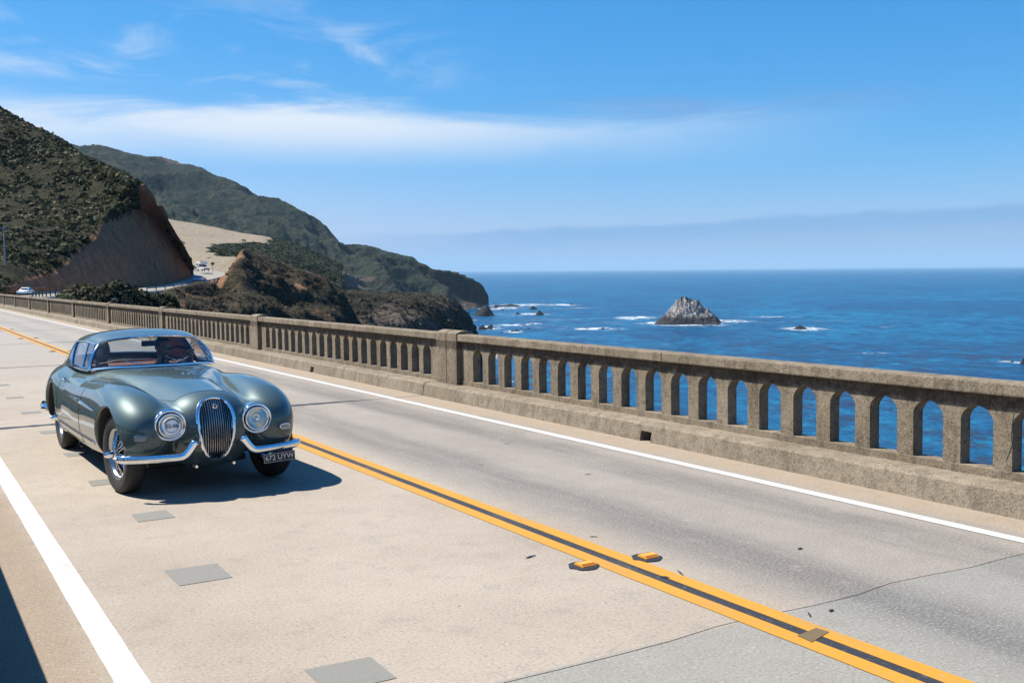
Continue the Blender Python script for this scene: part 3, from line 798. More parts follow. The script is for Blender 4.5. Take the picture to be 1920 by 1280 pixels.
def road_material():
    m, t, b = principled('deck_concrete', (0.4, 0.35, 0.3), 0.88, spec=0.3)
    o = t.new('ShaderNodeTexCoord').outputs['Object']
    sep = t.new('ShaderNodeSeparateXYZ'); t.l.new(o, sep.inputs[0]); x, y = sep.outputs[0], sep.outputs[1]
    big = t.noise(o, .55, 4, .6); mid = t.noise(o, 4.0, 8, .78); gr = t.noise(o, 52, 5, .85); gr2 = t.noise(o, 240, 2, .7)
    wx = t.math('ADD', x, t.math('MULTIPLY', t.math('SUBTRACT', big, .5), .32))
    base = t.mix(t.smooth(big, .3, .7), (0.43, 0.365, 0.295, 1), (0.52, 0.45, 0.37, 1))
    # the lane on the sea side is polished grey where tyres run
    lane = t.smooth(wx, 4.15, 4.5)
    tr1 = t.math('MULTIPLY', t.smooth(wx, 4.35, 4.75), t.smooth(wx, 4.95, 5.35, 1, 0))
    tr2 = t.math('MULTIPLY', t.smooth(wx, 5.7, 6.0), t.smooth(wx, 6.25, 6.55, 1, 0))
    stk = t.noise(t.mapping(o, (2.6, .30, 1)), 1.0, 6, .7)
    tr = t.math('MULTIPLY', t.math('MAXIMUM', tr1, tr2), t.smooth(stk, .32, .62, .30, 1)); tr = t.math('MULTIPLY', tr, t.smooth(gr, .36, .60, .55, 1.15))
    grey = t.mix(big, (0.26, 0.25, 0.238, 1), (0.33, 0.315, 0.295, 1))
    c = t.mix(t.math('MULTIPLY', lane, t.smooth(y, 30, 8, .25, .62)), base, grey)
    c = t.mix(t.math('MULTIPLY', tr, .80), c, (0.165, 0.158, 0.152, 1))
    # shoulder dirt
    sh = t.smooth(wx, 6.72, 6.95)
    c = t.mix(sh, c, (0.43, 0.345, 0.255, 1)); shl = t.smooth(wx, .95, .7)
    c = t.mix(t.math('MULTIPLY', shl, .8), c, (0.35, 0.265, 0.18, 1))
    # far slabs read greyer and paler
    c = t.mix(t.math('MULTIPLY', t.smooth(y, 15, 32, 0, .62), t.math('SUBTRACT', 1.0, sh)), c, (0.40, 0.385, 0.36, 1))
    # the nearest slab is a newer, blue grey pour
    c = t.mix(t.math('MULTIPLY', t.smooth(y, 4.13, 4.09), .75), c, t.mix(t.math('MULTIPLY', tr, .9), (0.315, 0.32, 0.30, 1), (0.16, 0.165, 0.165, 1)))
    c = t.mix(t.smooth(mid, .50, .68, 0, .34), c, (0.24, 0.21, 0.175, 1)); c = t.mix(t.smooth(mid, .46, .30, 0, .30), c, (0.58, 0.53, 0.46, 1))
    c = t.mix(t.smooth(gr, .54, .64, 0, .78), c, (0.15, 0.125, 0.105, 1)); c = t.mix(t.smooth(gr, .46, .36, 0, .65), c, (0.66, 0.60, 0.53, 1))
    c = t.mix(t.smooth(gr2, .60, .72, 0, .5), c, (0.70, 0.66, 0.6, 1))
    sp = t.new('ShaderNodeTexVoronoi'); sp.inputs['Scale'].default_value = 3.3; t.l.new(o, sp.inputs['Vector'])
    c = t.mix(t.math('MULTIPLY', t.smooth(sp.outputs['Distance'], .035, .02), .7), c, (0.09, 0.07, 0.055, 1))
    c = t.mix(1.0, c, (0.60, 0.592, 0.58, 1), 'MULTIPLY')
    t.l.new(c, b.inputs['Base Color'])
    bump(t, b, t.math('ADD', gr, t.math('MULTIPLY', mid, .3)), .5, .006)
    return m


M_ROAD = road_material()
M_TAR = simple('tar', (0.018, 0.018, 0.02), 0.55, vary=.4, scale=20)
YMIN, YMAX = -38.0, 97.0
X_CURB, X_CURBL = 7.228, 0.33
RAIL_X = 7.54; CAP_X = 7.470

deck = MB_().box(-0.75, 8.85, YMIN, YMAX, -0.9, -0.03).build('bridge_deck', M_CURB); deck.matrix_world = TILT
tag(deck, kind='structure')
# dark seams between the slabs are the tar filled gaps down to this layer
MB_().box(-0.1, 7.9, YMIN, YMAX, -0.029, -0.012).build('joint_filler', M_TAR, deck)
JO = [YMIN, -27.5, -17.0, -6.6, 4.11, 14.87, 25.4, 35.0, 44.4, 53.4, 62.0, 70.5, 78.6, 86.6, YMAX]
for k, (a, b_) in enumerate(zip(JO, JO[1:])):
    # edges of the pours are ragged: the joint wanders a little
    n = 24; g0 = 0.004 if a == 4.11 else .016; g1 = 0.004 if b_ == 4.11 else 0.016
    xs = np.linspace(-0.1, 7.9, n); rg = np.random.default_rng(int(abs(a) * 10)); rg2 = np.random.default_rng(int(abs(b_) * 10))
    amp0 = 0.020 if a == 4.11 else .006; amp1 = 0.020 if b_ == 4.11 else .006
    w0 = rg.normal(0, 1, n) * amp0 if k else 0 * xs; w1 = rg2.normal(0, 1, n) * amp1
    mb = MB_(); v = [(x, a + g0 + w, 0) for x, w in zip(xs, w0)] + [(x, b_ - g1 + w, 0) for x, w in zip(xs, w1)]
    v += [(p[0], p[1], -0.0115) for p in v]
    f = [(i, i + 1, n + i + 1, n + i) for i in range(n - 1)]
    f += [(i, 2 * n + i, 2 * n + i + 1, i + 1) for i in range(n - 1)] + [(n + i, n + i + 1, 3 * n + i + 1, 3 * n + i) for i in range(n - 1)]
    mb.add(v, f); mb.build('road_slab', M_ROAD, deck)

# tar seal over the expansion joints
for Yj, wd, x0_, x1_ in ((14.87, .085, .95, 6.35), (25.4, .05, .95, 6.7), (35.0, .05, .95, 6.7), (44.4, .05, .95, 6.7), (53.4, .05, .95, 6.7)):
    r = np.random.default_rng(int(Yj)); xs = np.linspace(x0_, x1_, 60); a_ = np.convolve(r.normal(0, 1, 64), np.ones(5) / 5, 'valid') * .012; w_ = wd * (.75 + .5 * r.random(60)) * np.interp(xs, [x0_, x0_ + .2, x1_ - .8, x1_], [.2, 1, 1, .15])
    v = [(x, Yj + q - h, .0025) for x, q, h in zip(xs, a_, w_)] + [(x, Yj + q + h, .0025) for x, q, h in zip(xs, a_, w_)]
    MB_().add(v, [(i, i + 1, 61 + i, 60 + i) for i in range(59)]).build('joint_seal', M_TAR, deck)
# paint
def paint(name, col, wear):
    m, t, b = principled(name, col, 0.7)
    o = t.new('ShaderNodeTexCoord').outputs['Object']
    n = t.noise(o, 28, 5, .75); n2 = t.noise(o, 1.2, 3, .6)
    c = t.mix(n2, c4([v * .9 for v in col]), c4(col))
    c = t.mix(t.smooth(n, .54, .70, 0, wear), c, (0.24, 0.215, 0.185, 1)); c = t.mix(t.smooth(t.noise(t.mapping(o, (6, .7, 1)), 1.0, 6, .75), .5, .7, 0, .35), c, (0.16, 0.14, 0.12, 1)); t.l.new(c, b.inputs['Base Color'])
    bump(t, b, t.noise(o, 85, 4, .8), .3, .004)
    return m


M_WHITE = paint('white_paint', (0.47, 0.46, 0.435), .6); M_YEL = paint('yellow_paint', (0.44, 0.208, 0.010), .55); M_BLK = paint('black_paint', (0.016, 0.017, 0.020), .35)


def stripe(name, x0, x1, mat, z=0.004, ragged=0.0014, seed=0):
    ys = np.concatenate([np.arange(YMIN + .05, 20, .03), np.arange(20, YMAX, .5)]); r = np.random.default_rng(seed)
    wob = lambda: np.convolve(r.normal(0, 1, len(ys) + 12), np.ones(13) / 4.5, 'valid')
    rag = np.where(ys < 20, 1, .4) * ragged
    v = [(x0 + w, y, z) for y, w in zip(ys, wob() * rag)] + [(x1 + w, y, z) for y, w in zip(ys, wob() * rag)]
    n = len(ys); f = [(i, n + i, n + i + 1, i + 1) for i in range(n - 1)]
    MB_().add(v, f).build(name, mat, deck)


stripe('edge_line', 6.615, 6.735, M_WHITE, seed=1); stripe('edge_line', .84, .985, M_WHITE, ragged=.0016, seed=2)
stripe('center_line', 3.872, 3.985, M_YEL, seed=3); stripe('center_line', 4.062, 4.175, M_YEL, seed=4); stripe('center_line_gap', 3.979, 4.068, M_BLK, z=.003, ragged=.003, seed=5)
# repair patches and tape
M_PATCH, t, b = principled('patch_grout', (0.27, 0.275, 0.25), .85)
o_ = t.new('ShaderNodeTexCoord').outputs['Object']
t.l.new(t.mix(t.noise(o_, 60, 4, .8), (0.105, 0.103, 0.09, 1), (0.215, 0.205, 0.18, 1)), b.inputs['Base Color'])
rp = random.Random(3)
for x0, x1, y0, y1 in [(1.48, 1.805, 6.49, 6.885), (1.615, 1.885, 8.415, 8.73), (1.64, 1.98, 4.40, 4.74), (1.55, 1.80, 10.15, 10.42), (1.60, 1.84, 12.0, 12.3), (1.58, 1.84, 14.0, 14.3), (1.6, 1.86, 16.3, 16.6), (1.6, 1.86, 18.6, 18.9), (1.62, 1.88, 21.0, 21.35)]:
    j = lambda: rp.uniform(-.012, .012)
    MB_().add([(x0 + j(), y0 + j(), .003), (x1 + j(), y0 + j(), .003), (x1 + j(), y1 + j(), .003), (x0 + j(), y1 + j(), .003)], [(0, 1, 2, 3)]).build('repair_patch', M_PATCH, deck)
M_TAPE = simple('brown_tape', (0.115, 0.078, 0.035), .7)
MB_().add([(3.95, 3.68, .0065), (4.14, 3.74, .0065), (4.13, 3.82, .0065), (3.96, 3.79, .0065)], [(0, 1, 2, 3)]).build('tape_scrap', M_TAPE, deck)
# tar blots
for k, (x, y, w, l, a) in enumerate([(3.62, 5.85, .10, .022, .3), (4.06, 4.98, .05, .05, .2), (4.20, 5.0, .12, .01, 1.2), (4.28, 6.05, .07, .018, -.5), (4.42, 3.98, .05, .02, .6), (5.25, 5.0, .06, .02, .2), (5.6, 8.0, .09, .015, .1), (6.05, 3.75, .16, .012, -.2), (4.27, 4.0, .09, .012, .9), (5.0, 9.0, .1, .012, -.3), (5.9, 10.0, .12, .012, .2)]):
    r = random.Random(k); n = 9; ca, sa = math.cos(a), math.sin(a); pts = []
    for i in range(n):
        q = 2 * math.pi * i / n; u, w_ = math.cos(q) * w * .5 * r.uniform(.6, 1.2), math.sin(q) * l * .6 * r.uniform(.5, 1.3)
        pts.append((x + u * ca - w_ * sa, y + u * sa + w_ * ca, .0065))
    MB_().add(pts, [tuple(range(n))]).build('tar_blot', M_TAR, deck)


# raised pavement markers
def make_marker():
    r_ = empty('road_marker')
    n = 20; pts = [(.098 * math.cos(2 * math.pi * i / n) * (1 + .14 * math.sin(i * 2.1)) - .012, .105 * math.sin(2 * math.pi * i / n), .0) for i in range(n)]
    mb = MB_(); mb.add([(0, 0, .009)] + [(p[0] * .75, p[1] * .75, .008) for p in pts] + [(p[0], p[1], .0045) for p in pts], [(0, 1 + i, 1 + (i + 1) % n) for i in range(n)] + [(1 + i, 1 + n + i, 1 + n + (i + 1) % n, 1 + (i + 1) % n) for i in range(n)])
    mb.build('adhesive_pad', M_TAR, r_, smooth=True)
    MB_().prism([(-.05, .008), (.05, .008), (.028, .026), (-.028, .026)], 'x', -.055, .055).build('marker_body', MATS['marker_yellow'], r_, bevel=.003)
    for s in (-1, 1):
        q = [(-.046, s * .0495, .0100), (.046, s * .0495, .0100), (.046, s * .0305, .0255), (-.046, s * .0305, .0255)]
        q = [(a, b__ + s * .0015, c_ + .001) for a, b__, c_ in q]
        MB_().add(q, [(0, 1, 2, 3)]).build('reflector', MATS['marker_amber'], r_)
    return r_


simple('marker_yellow', (0.62, 0.29, 0.03), .35); simple('marker_amber', (0.45, 0.15, 0.008), .15, spec=.8)


def copy_tree(o, parent=None):
    c = o.copy(); COL.objects.link(c); c.parent = parent
    for ch in o.children: copy_tree(ch, c)
    return c


mk = make_marker(); first = True
for Y in (-2.3, 5.4, 13.1, 20.8, 30.4, 38.1, 45.9, 53.6, 61.4):
    for side in (0, 1):
        o = mk if first else copy_tree(mk)
        first = False
        near = ' with a black adhesive pad' if Y == 5.4 else ''
        o.matrix_world = TILT @ Matrix.Translation((3.80 if side == 0 else 4.26, Y + (0 if side else .07), .001))
        tag(o, ('square amber road marker on the car\'s lane side of the yellow lines' if side == 0 else 'square amber road marker on the railing side of the yellow lines'), 'road marker',
            'road markers on the car\'s lane side' if side == 0 else 'road markers on the railing side')


# kerb blocks with drain holes
def curb_block(y0, y1, side, holes, parent):
    s = 1 if side > 0 else -1
    xf = X_CURB if side > 0 else X_CURBL; xb = RAIL_X + .34 if side > 0 else -0.34
    mb = MB_(); h = .209
    X = lambda d: xf + s * d
    prof = [(0.0, -.012), (0.035, h - .03), (0.065, h), (abs(xb - xf), h + .012), (abs(xb - xf), -.012)]
    segs = []; c = y0
    for hy in sorted(holes): segs.append((c, hy - .095, False)); segs.append((hy - .095, hy + .095, True)); c = hy + .095
    segs.append((c, y1, False))
    for a, b_, hole in segs:
        if not hole:
            n = max(2, int((b_ - a) / .25)); ys = np.linspace(a, b_, n); r = np.random.default_rng(int(a * 13) % 999)
            ring = []
            for y in ys:
                wob = r.normal(0, .004)
                ring.append([(X(d + (wob if i in (1, 2) else 0)), y, z + (r.normal(0, .002) if i in (1, 2) else 0)) for i, (d, z) in enumerate(prof)])
            m = len(prof); v = [q for g in ring for q in g]
            f = [(i * m + k, i * m + k + 1, (i + 1) * m + k + 1, (i + 1) * m + k) for i in range(n - 1) for k in range(m - 1)]
            f += [tuple(range(m)), tuple((n - 1) * m + k for k in range(m))]
            mb.add(v, f)
        else:
            m = len(prof); up = [(0.022, .115), (0.035, h - .03), (0.065, h), (abs(xb - xf), h + .012), (abs(xb - xf), .115)]
            v = [(X(d), y, z) for y in (a, b_) for d, z in up]
            mb.add(v, [(k, (k + 1) % 5, 5 + (k + 1) % 5, 5 + k) for k in range(5)])
            v = [(X(d), y, z) for y in (a, b_) for d, z in ((.30, -.012), (.30, .115))]
            mb.add(v, [(0, 1, 3, 2)])
    me_ob = mb.build('curb_block', M_CURB, parent)
    return me_ob


curb = empty('curb', TILT); tag(curb, kind='structure'); curbl = empty('curb', TILT); tag(curbl, kind='structure')
HOLES = [9.21, 19.9, 30.5, 40.2, 50.0]
for a, b_ in zip(JO, JO[1:]):
    hs = [h for h in HOLES if a < h < b_]
    curb_block(a + .008, b_ - .008, 1, hs, curb)
    curb_block(a + .008, b_ - .008, -1, [], curbl)

# balustrade
POSTS = [(-6.05, -5.6), (3.85, 4.30), (14.12, 14.80), (24.10, 24.65), (33.95, 34.42), (43.25, 43.70), (52.2, 52.64), (60.85, 61.27), (69.4, 69.81), (77.5, 77.9), (85.5, 85.9), (93.4, 93.8)]
THICK = .125


def pier_mesh(pl, pr, hl, hr):
    """one baluster: solid from -pl to pr, half an arch out to -hl and hr, swept through the thickness"""
    z0, zs, za, zt = .284, .655, .778, .884

    def sidepts(p, h):
        q = [(p, z0)]
        for k in range(9):
            u = k / 8.0
            q.append((p + (h - p) * (1 - math.cos(u * math.pi / 2)), zs + (za - zs) * math.sin(u * math.pi / 2) ** 1.12))
        return q
    rt = sidepts(pr, hr); lf = [(-y, z) for y, z in sidepts(pl, hl)]; L = len(rt)
    prof = rt + [(hr, zt), (-hl, zt)] + lf[::-1]; n = len(prof)
    v = [(0, y, z) for y, z in prof] + [(THICK, y, z) for y, z in prof]
    f = [(i, i + n, (i + 1) % n + n, (i + 1) % n) for i in range(n)]
    ri = list(range(L)) + [L]; li = list(range(n - 1, n - 1 - L, -1)) + [L + 1]
    for o, flip in ((0, False), (n, True)):
        for i in range(L):
            q = (o + ri[i], o + ri[i + 1], o + li[i + 1], o + li[i]); f.append(q if not flip else q[::-1])
    me = mesh(v, f, name='baluster'); bm = bmesh.new(); bm.from_mesh(me)
    bmesh.ops.remove_doubles(bm, verts=bm.verts, dist=1e-5)
    bmesh.ops.dissolve_degenerate(bm, dist=1e-6, edges=bm.edges); bmesh.ops.recalc_face_normals(bm, faces=bm.faces); bm.to_mesh(me); bm.free()
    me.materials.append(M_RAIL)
    return me


PIERS = {}


def railing(side, i0, i1, label):
    """side +1: sea side; -1: land side, mirrored about the deck"""
    root = empty('bridge_railing', TILT); tag(root, label, 'railing', None)
    if side > 0: mx = lambda x: x
    else: mx = lambda x: 7.56 - x            # land side front face stands at 0.02
    def bxx(mb, xa, xb, *r): a_, b__ = sorted((mx(xa), mx(xb))); return mb.box(a_, b__, *r)
    for k in range(i0, i1):
        a, b_ = POSTS[k]; dbl = (b_ - a) > .6
        # post with a low domed top and, at the expansion joints, a slit down the middle
        xs = (7.455, 7.76); mb = MB_(); halves = [(a, (a + b_) / 2 - .006), ((a + b_) / 2 + .006, b_)] if dbl else [(a, b_)]
        zt = 1.005; n = 8
        prof = []
        for i in range(n + 1):
            u = i / n; prof.append((xs[0] + (xs[1] - xs[0]) * u, zt + .038 * math.sin(u * math.pi)))
        for y0, y1 in halves:
            pr = [(mx(xs[0]), .205)] + [(mx(p[0]), p[1]) for p in prof] + [(mx(xs[1]), .205)]
            mb.prism(pr, 'y', y0, y1)
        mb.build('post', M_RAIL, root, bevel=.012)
        if k + 1 >= i1: continue
        c = POSTS[k + 1][0]; y0, y1 = b_, c
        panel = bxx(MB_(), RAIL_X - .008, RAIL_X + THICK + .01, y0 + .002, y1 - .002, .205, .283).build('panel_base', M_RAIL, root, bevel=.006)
        capm = (y0 + y1) / 2
        for ya, yb in ((y0 + .002, capm - .004), (capm + .004, y1 - .002)):
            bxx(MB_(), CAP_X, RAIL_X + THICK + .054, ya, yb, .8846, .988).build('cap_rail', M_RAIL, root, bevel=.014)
        E = .37; nb = 20; pitch = (y1 - y0 - 2 * E) / (nb - .36); op = pitch * .64; pr = pitch * .36
        key = round(pitch, 4); x_ = RAIL_X if side > 0 else mx(RAIL_X + THICK)
        if key not in PIERS:
            PIERS[key] = (pier_mesh(pr / 2, pr / 2, pitch / 2, pitch / 2), pier_mesh(E - .002, 0, E - .002, op / 2), pier_mesh(0, E - .002, op / 2, E - .002))
        for q in range(nb - 1):
            o = bpy.data.objects.new('baluster', PIERS[key][0]); COL.objects.link(o); o.parent = root
            o.location = (x_, y0 + E + op + pr / 2 + q * pitch, 0)
        for me_, y in ((PIERS[key][1], y0 + E), (PIERS[key][2], y1 - E)):
            o = bpy.data.objects.new('end_panel', me_); COL.objects.link(o); o.parent = root; o.location = (x_, y, 0)
    return root


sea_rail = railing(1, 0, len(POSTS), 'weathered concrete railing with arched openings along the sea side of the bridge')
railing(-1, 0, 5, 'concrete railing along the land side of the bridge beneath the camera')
crack = MB_().tube([(7.5385, 4.965, .80), (7.5385, 4.957, .74), (7.5385, 4.968, .66), (7.5385, 4.975, .58), (7.5385, 4.968, .50), (7.5385, 4.99, .43), (7.5385, 5.02, .36)], [.0008, .0015, .002, .0022, .002, .002, .0008], 5)
crack.build('crack', M_TAR, sea_rail)
# ------------------------------------------------------------------ implicit shapes: bodywork and people
def surface_nets(fn, lo, hi, h, newton=3, mirror=False):
    """polygonise fn(P)=0 on a grid; returns verts, quads, normals"""
    lo = np.asarray(lo, float); hi = np.asarray(hi, float)
    n = np.ceil((hi - lo) / h).astype(int) + 1
    g = [lo[k] + h * np.arange(n[k]) for k in range(3)]
    V = np.empty(n)
    for i in range(n[0]):
        Y, Z = np.meshgrid(g[1], g[2], indexing='ij')
        V[i] = fn(np.stack([np.full(Y.size, g[0][i]), Y.ravel(), Z.ravel()], -1)).reshape(Y.shape)
    S = V < 0
    corner = [(a, b, c) for a in (0, 1) for b in (0, 1) for c in (0, 1)]
    cs = lambda M, o: M[o[0]:n[0] - 1 + o[0], o[1]:n[1] - 1 + o[1], o[2]:n[2] - 1 + o[2]]
    cnt = sum(cs(S, o).astype(int) for o in corner); act = (cnt > 0) & (cnt < 8)
    ids = np.full(act.shape, -1, dtype=np.int64); I = np.argwhere(act); ids[act] = np.arange(len(I))
    acc = np.zeros((len(I), 3)); num = np.zeros(len(I))
    for a in corner:
        for ax in range(3):
            if a[ax]: continue
            b = list(a); b[ax] = 1
            va = V[I[:, 0] + a[0], I[:, 1] + a[1], I[:, 2] + a[2]]; vb = V[I[:, 0] + b[0], I[:, 1] + b[1], I[:, 2] + b[2]]
            x = (va < 0) != (vb < 0); t = np.where(x, va / np.where(x, va - vb, 1), 0)
            p = np.array(a, float)[None] + np.zeros((len(I), 3)); p[:, ax] += t
            acc += p * x[:, None]; num += x
    P = lo + (I + acc / num[:, None]) * h
    Q = []
    for ax in range(3):
        u, w = [(1, 2), (2, 0), (0, 1)][ax]
        sl0 = [slice(None)] * 3; sl1 = [slice(None)] * 3; sl0[ax] = slice(0, -1); sl1[ax] = slice(1, None)
        E_ = S[tuple(sl0)] != S[tuple(sl1)]; J = np.argwhere(E_)
        ok = (J[:, u] > 0) & (J[:, w] > 0) & (J[:, u] < n[u] - 1) & (J[:, w] < n[w] - 1); J = J[ok]
        def cell(du, dw):
            K = J.copy(); K[:, u] -= du; K[:, w] -= dw; return ids[K[:, 0], K[:, 1], K[:, 2]]
        q = np.stack([cell(1, 1), cell(0, 1), cell(0, 0), cell(1, 0)], -1)
        fl = S[J[:, 0], J[:, 1], J[:, 2]]
        q = np.where(fl[:, None], q, q[:, ::-1]); Q.append(q)
    Q = np.concatenate(Q); Q = Q[(Q >= 0).all(1)]

    def grad(P):
        e = 0.002; return np.stack([(fn(P + d) - fn(P - d)) / (2 * e) for d in np.eye(3) * e], -1)
    for _ in range(newton):
        g_ = grad(P); f_ = fn(P)
        st = f_[:, None] * g_ / (np.sum(g_ * g_, -1, keepdims=True) + 1e-6)
        l = np.linalg.norm(st, axis=-1, keepdims=True); P = P - st * np.minimum(1, 0.5 * h / (l + 1e-9))
    N = grad(P); N /= np.linalg.norm(N, axis=-1, keepdims=True) + 1e-9
    return P, Q, N


def smin(a, b, k): h_ = np.clip(0.5 + 0.5 * (b - a) / k, 0, 1); return b * (1 - h_) + a * h_ - k * h_ * (1 - h_)
def smax(a, b, k): return -smin(-a, -b, k)


class Loft1:
    """station tables along y, smoothed"""
    def __init__(s, rows, sig=0.09):
        T = np.array(rows, float); s.y = np.arange(T[0, 0] - .5, T[-1, 0] + .5, .01); s.c = []
        k = np.exp(-0.5 * (np.arange(-40, 41) * .01 / sig) ** 2); k /= k.sum()
        for j in range(1, T.shape[1]):
            a = np.interp(s.y, T[:, 0], T[:, j]); s.c.append(np.convolve(np.pad(a, 40, mode='edge'), k, 'valid'))
    def __call__(s, y): return [np.interp(y, s.y, c) for c in s.c]


def tube_sdf(P, L, n, y0, y1, l0, l1, p=2.2, wp=1.0, hp=1.0):
    """superelliptic body: L gives (centre x, half width, top z, bottom z); rounded ends at y0 and y1"""
    x, y, z = np.abs(P[:, 0]), P[:, 1], P[:, 2]
    cx, a, zt, zb = L(y)
    t0 = np.clip((y - y0) / l0, 1e-4, 1); t1 = np.clip((y1 - y) / l1, 1e-4, 1)
    r = np.minimum((1 - (1 - t0) ** p) ** (1 / p), (1 - (1 - t1) ** p) ** (1 / p))
    cz = (zt + zb) / 2; hh = (zt - zb) / 2
    a = a * r ** wp + 1e-4; hh = hh * r ** hp + 1e-4
    d = ((np.abs(x - cx) / a) ** n + (np.abs(z - cz) / hh) ** n) ** (1 / n)
    f = (d - 1) * np.minimum(a, hh) * 0.9
    return np.maximum(f, np.maximum(y0 - y, y - y1))


WB = 3.02; WR = 0.352
HULL = Loft1([(-.7, 0, .37, .865, .20), (-.45, 0, .38, .88, .20), (-.2, 0, .395, .895, .20), (.2, 0, .43, .93, .20), (.7, 0, .50, .965, .19), (1.2, 0, .59, .987, .18), (1.6, 0, .70, .985, .17),
              (2.0, 0, .735, .962, .17), (2.6, 0, .745, .955, .17), (3.1, 0, .74, .955, .18), (3.5, 0, .70, .93, .22), (3.9, 0, .62, .85, .26), (4.3, 0, .52, .72, .32)])
FEND = Loft1([(-.55, .535, .268, .835, .24), (-.35, .550, .272, .852, .23), (-.1, .575, .265, .900, .23), (.2, .590, .253, .932, .25), (.6, .595, .245, .94, .22), (1.1, .598, .24, .915, .19), (1.7, .60, .24, .885, .18),
              (2.4, .60, .235, .87, .18), (3.0, .60, .23, .86, .18), (3.6, .56, .22, .80, .22)])
REAR = Loft1([(1.9, .60, .22, .80, .25), (2.4, .60, .235, .89, .20), (2.9, .605, .245, .935, .2), (3.3, .60, .245, .92, .2), (3.7, .57, .235, .85, .25), (4.1, .50, .21, .72, .3)])


def car_sdf(P, cavity=True):
    x, y, z = np.abs(P[:, 0]), P[:, 1], P[:, 2]
    n_ = 2.4 + 2.6 * np.clip((y - .5) / 1.0, 0, 1) ** 1.5 - 2.0 * np.clip((y - 3.3) / .8, 0, 1)
    h = tube_sdf(P, HULL, n_, -.60, 4.42, .34, .9, 2.3)
    f = tube_sdf(P, FEND, 2.3, -.53, 3.6, .42, 1.2, 2.1, .8, .72)
    r = tube_sdf(P, REAR, 2.3, 1.95, 4.28, 1.0, .8, 2.1)
    b = smin(h, f, .042); b = smin(b, r, .06)
    # headlight nacelle
    hl = np.maximum(np.hypot(x - .38, z - .632) - .122, np.abs(y + .26) - .185)
    b = smin(b, hl, .05)
    # floor
    b = smax(b, .215 + .0 * z - z, .05)
    # grille mouth
    zc = .565; hz = .262; w = .140 * np.clip(1 - .22 * ((zc - z) / hz), .6, 1.3)
    m = (np.sqrt((x / w) ** 2.4 + (np.abs(z - zc) / hz) ** 2.4 + 1e-9) ** (2 / 2.4) - 1) * .14
    b = smax(b, -np.maximum(m, y + .34), .012)
    # headlight wells
    b = smax(b, -np.maximum(np.hypot(x - .38, z - .632) - .102, y + .34), .01)
    # wheel arches
    for yc, rad in ((0.0, .412), (WB, .405)):
        d = np.maximum(np.hypot(y - yc, z - WR) - rad, .40 - x)
        b = smax(b, -d, .018)
    if cavity:
        d = np.maximum(np.maximum(x - .585, np.maximum(1.53 + .62 * x * x - y, y - 3.42)), .36 - z)
        b = smax(b, -d, .03)
    return b


def solve(axis, p, lo, hi):
    """first crossing of the bodywork along an axis, from lo towards hi"""
    t = np.linspace(lo, hi, 500); Q = np.repeat(np.array([p], float), 500, 0); Q[:, axis] = t
    f = car_sdf(Q, False); k = np.argmax(f < 0)
    if f[k] >= 0: return None
    a, b = t[max(k - 1, 0)], t[k]
    for _ in range(20):
        c = (a + b) / 2; q = np.array([p], float); q[0, axis] = c
        if car_sdf(q, False)[0] < 0: b = c
        else: a = c
    return b


def on_top(x, y): return (x, y, solve(2, (x, y, 0), 1.2, .3))
def on_side(s, y, z): return (solve(0, (0, y, z), s * 1.1, s * .3), y, z)
def on_front(x, z): return (x, solve(1, (x, 0, z), -.9, .4), z)


# paint and trim
M_PAINT, t, b = principled('metallic_paint', (0.10, 0.155, 0.165), 0.50, 0.42, coat=1.0, coat_rough=0.02)
fl = t.noise(t.new('ShaderNodeTexCoord').outputs['Object'], 900, 2, .6)
t.l.new(t.mix(fl, (0.030, 0.055, 0.052, 1), (0.058, 0.094, 0.088, 1)), b.inputs['Base Color'])
M_CHROME, t, b = principled('chrome', (0.82, 0.84, 0.86), 0.06, 1.0)
M_RIM, t, b = principled('dull_chrome', (0.42, 0.43, 0.44), 0.22, 1.0)
M_TYRE = simple('tyre_rubber', (0.016, 0.016, 0.017), 0.65, vary=.3, scale=9)
M_DARK = simple('black_trim', (0.010, 0.010, 0.011), 0.6)
M_SEAM = simple('panel_gap', (0.006, 0.008, 0.008), 0.8)
M_LEATHER = simple('tan_leather', (0.15, 0.052, 0.030), 0.55, vary=.25, scale=12)
M_LINING = simple('head_lining', (0.15, 0.085, 0.075), 0.85, vary=.15, scale=8)
M_BLACKPL = simple('plate_black', (0.012, 0.012, 0.013), .45)
M_SILVER = simple('plate_silver', (0.62, 0.62, 0.60), .4)
M_PAPER = simple('white_card', (0.90, 0.90, 0.91), .5, vary=.04)
M_INK = simple('dark_ink', (0.02, 0.02, 0.05), .6); M_INKG = simple('grey_ink', (0.25, 0.27, 0.27), .6)


def glass(name, tint=(0.86, 0.92, 0.90), rough=0.0):
    m = bpy.data.materials.new(name); m.use_nodes = True; t = NT(m.node_tree); t.n.clear()
    out = t.new('ShaderNodeOutputMaterial'); tr = t.new('ShaderNodeBsdfTransparent'); gl = t.new('ShaderNodeBsdfGlossy')
    tr.inputs[0].default_value = c4(tint); gl.inputs['Roughness'].default_value = rough; gl.inputs['Color'].default_value = (1, 1, 1, 1)
    lw = t.new('ShaderNodeLayerWeight'); lw.inputs['Blend'].default_value = 0.5
    fr = t.math('ADD', .05, t.math('MULTIPLY', .95, t.math('POWER', lw.outputs['Facing'], 4.5)))
    mx = t.new('ShaderNodeMixShader'); t.l.new(fr, mx.inputs[0]); t.l.new(tr.outputs[0], mx.inputs[1]); t.l.new(gl.outputs[0], mx.inputs[2])
    t.l.new(mx.outputs[0], out.inputs[0]); return m


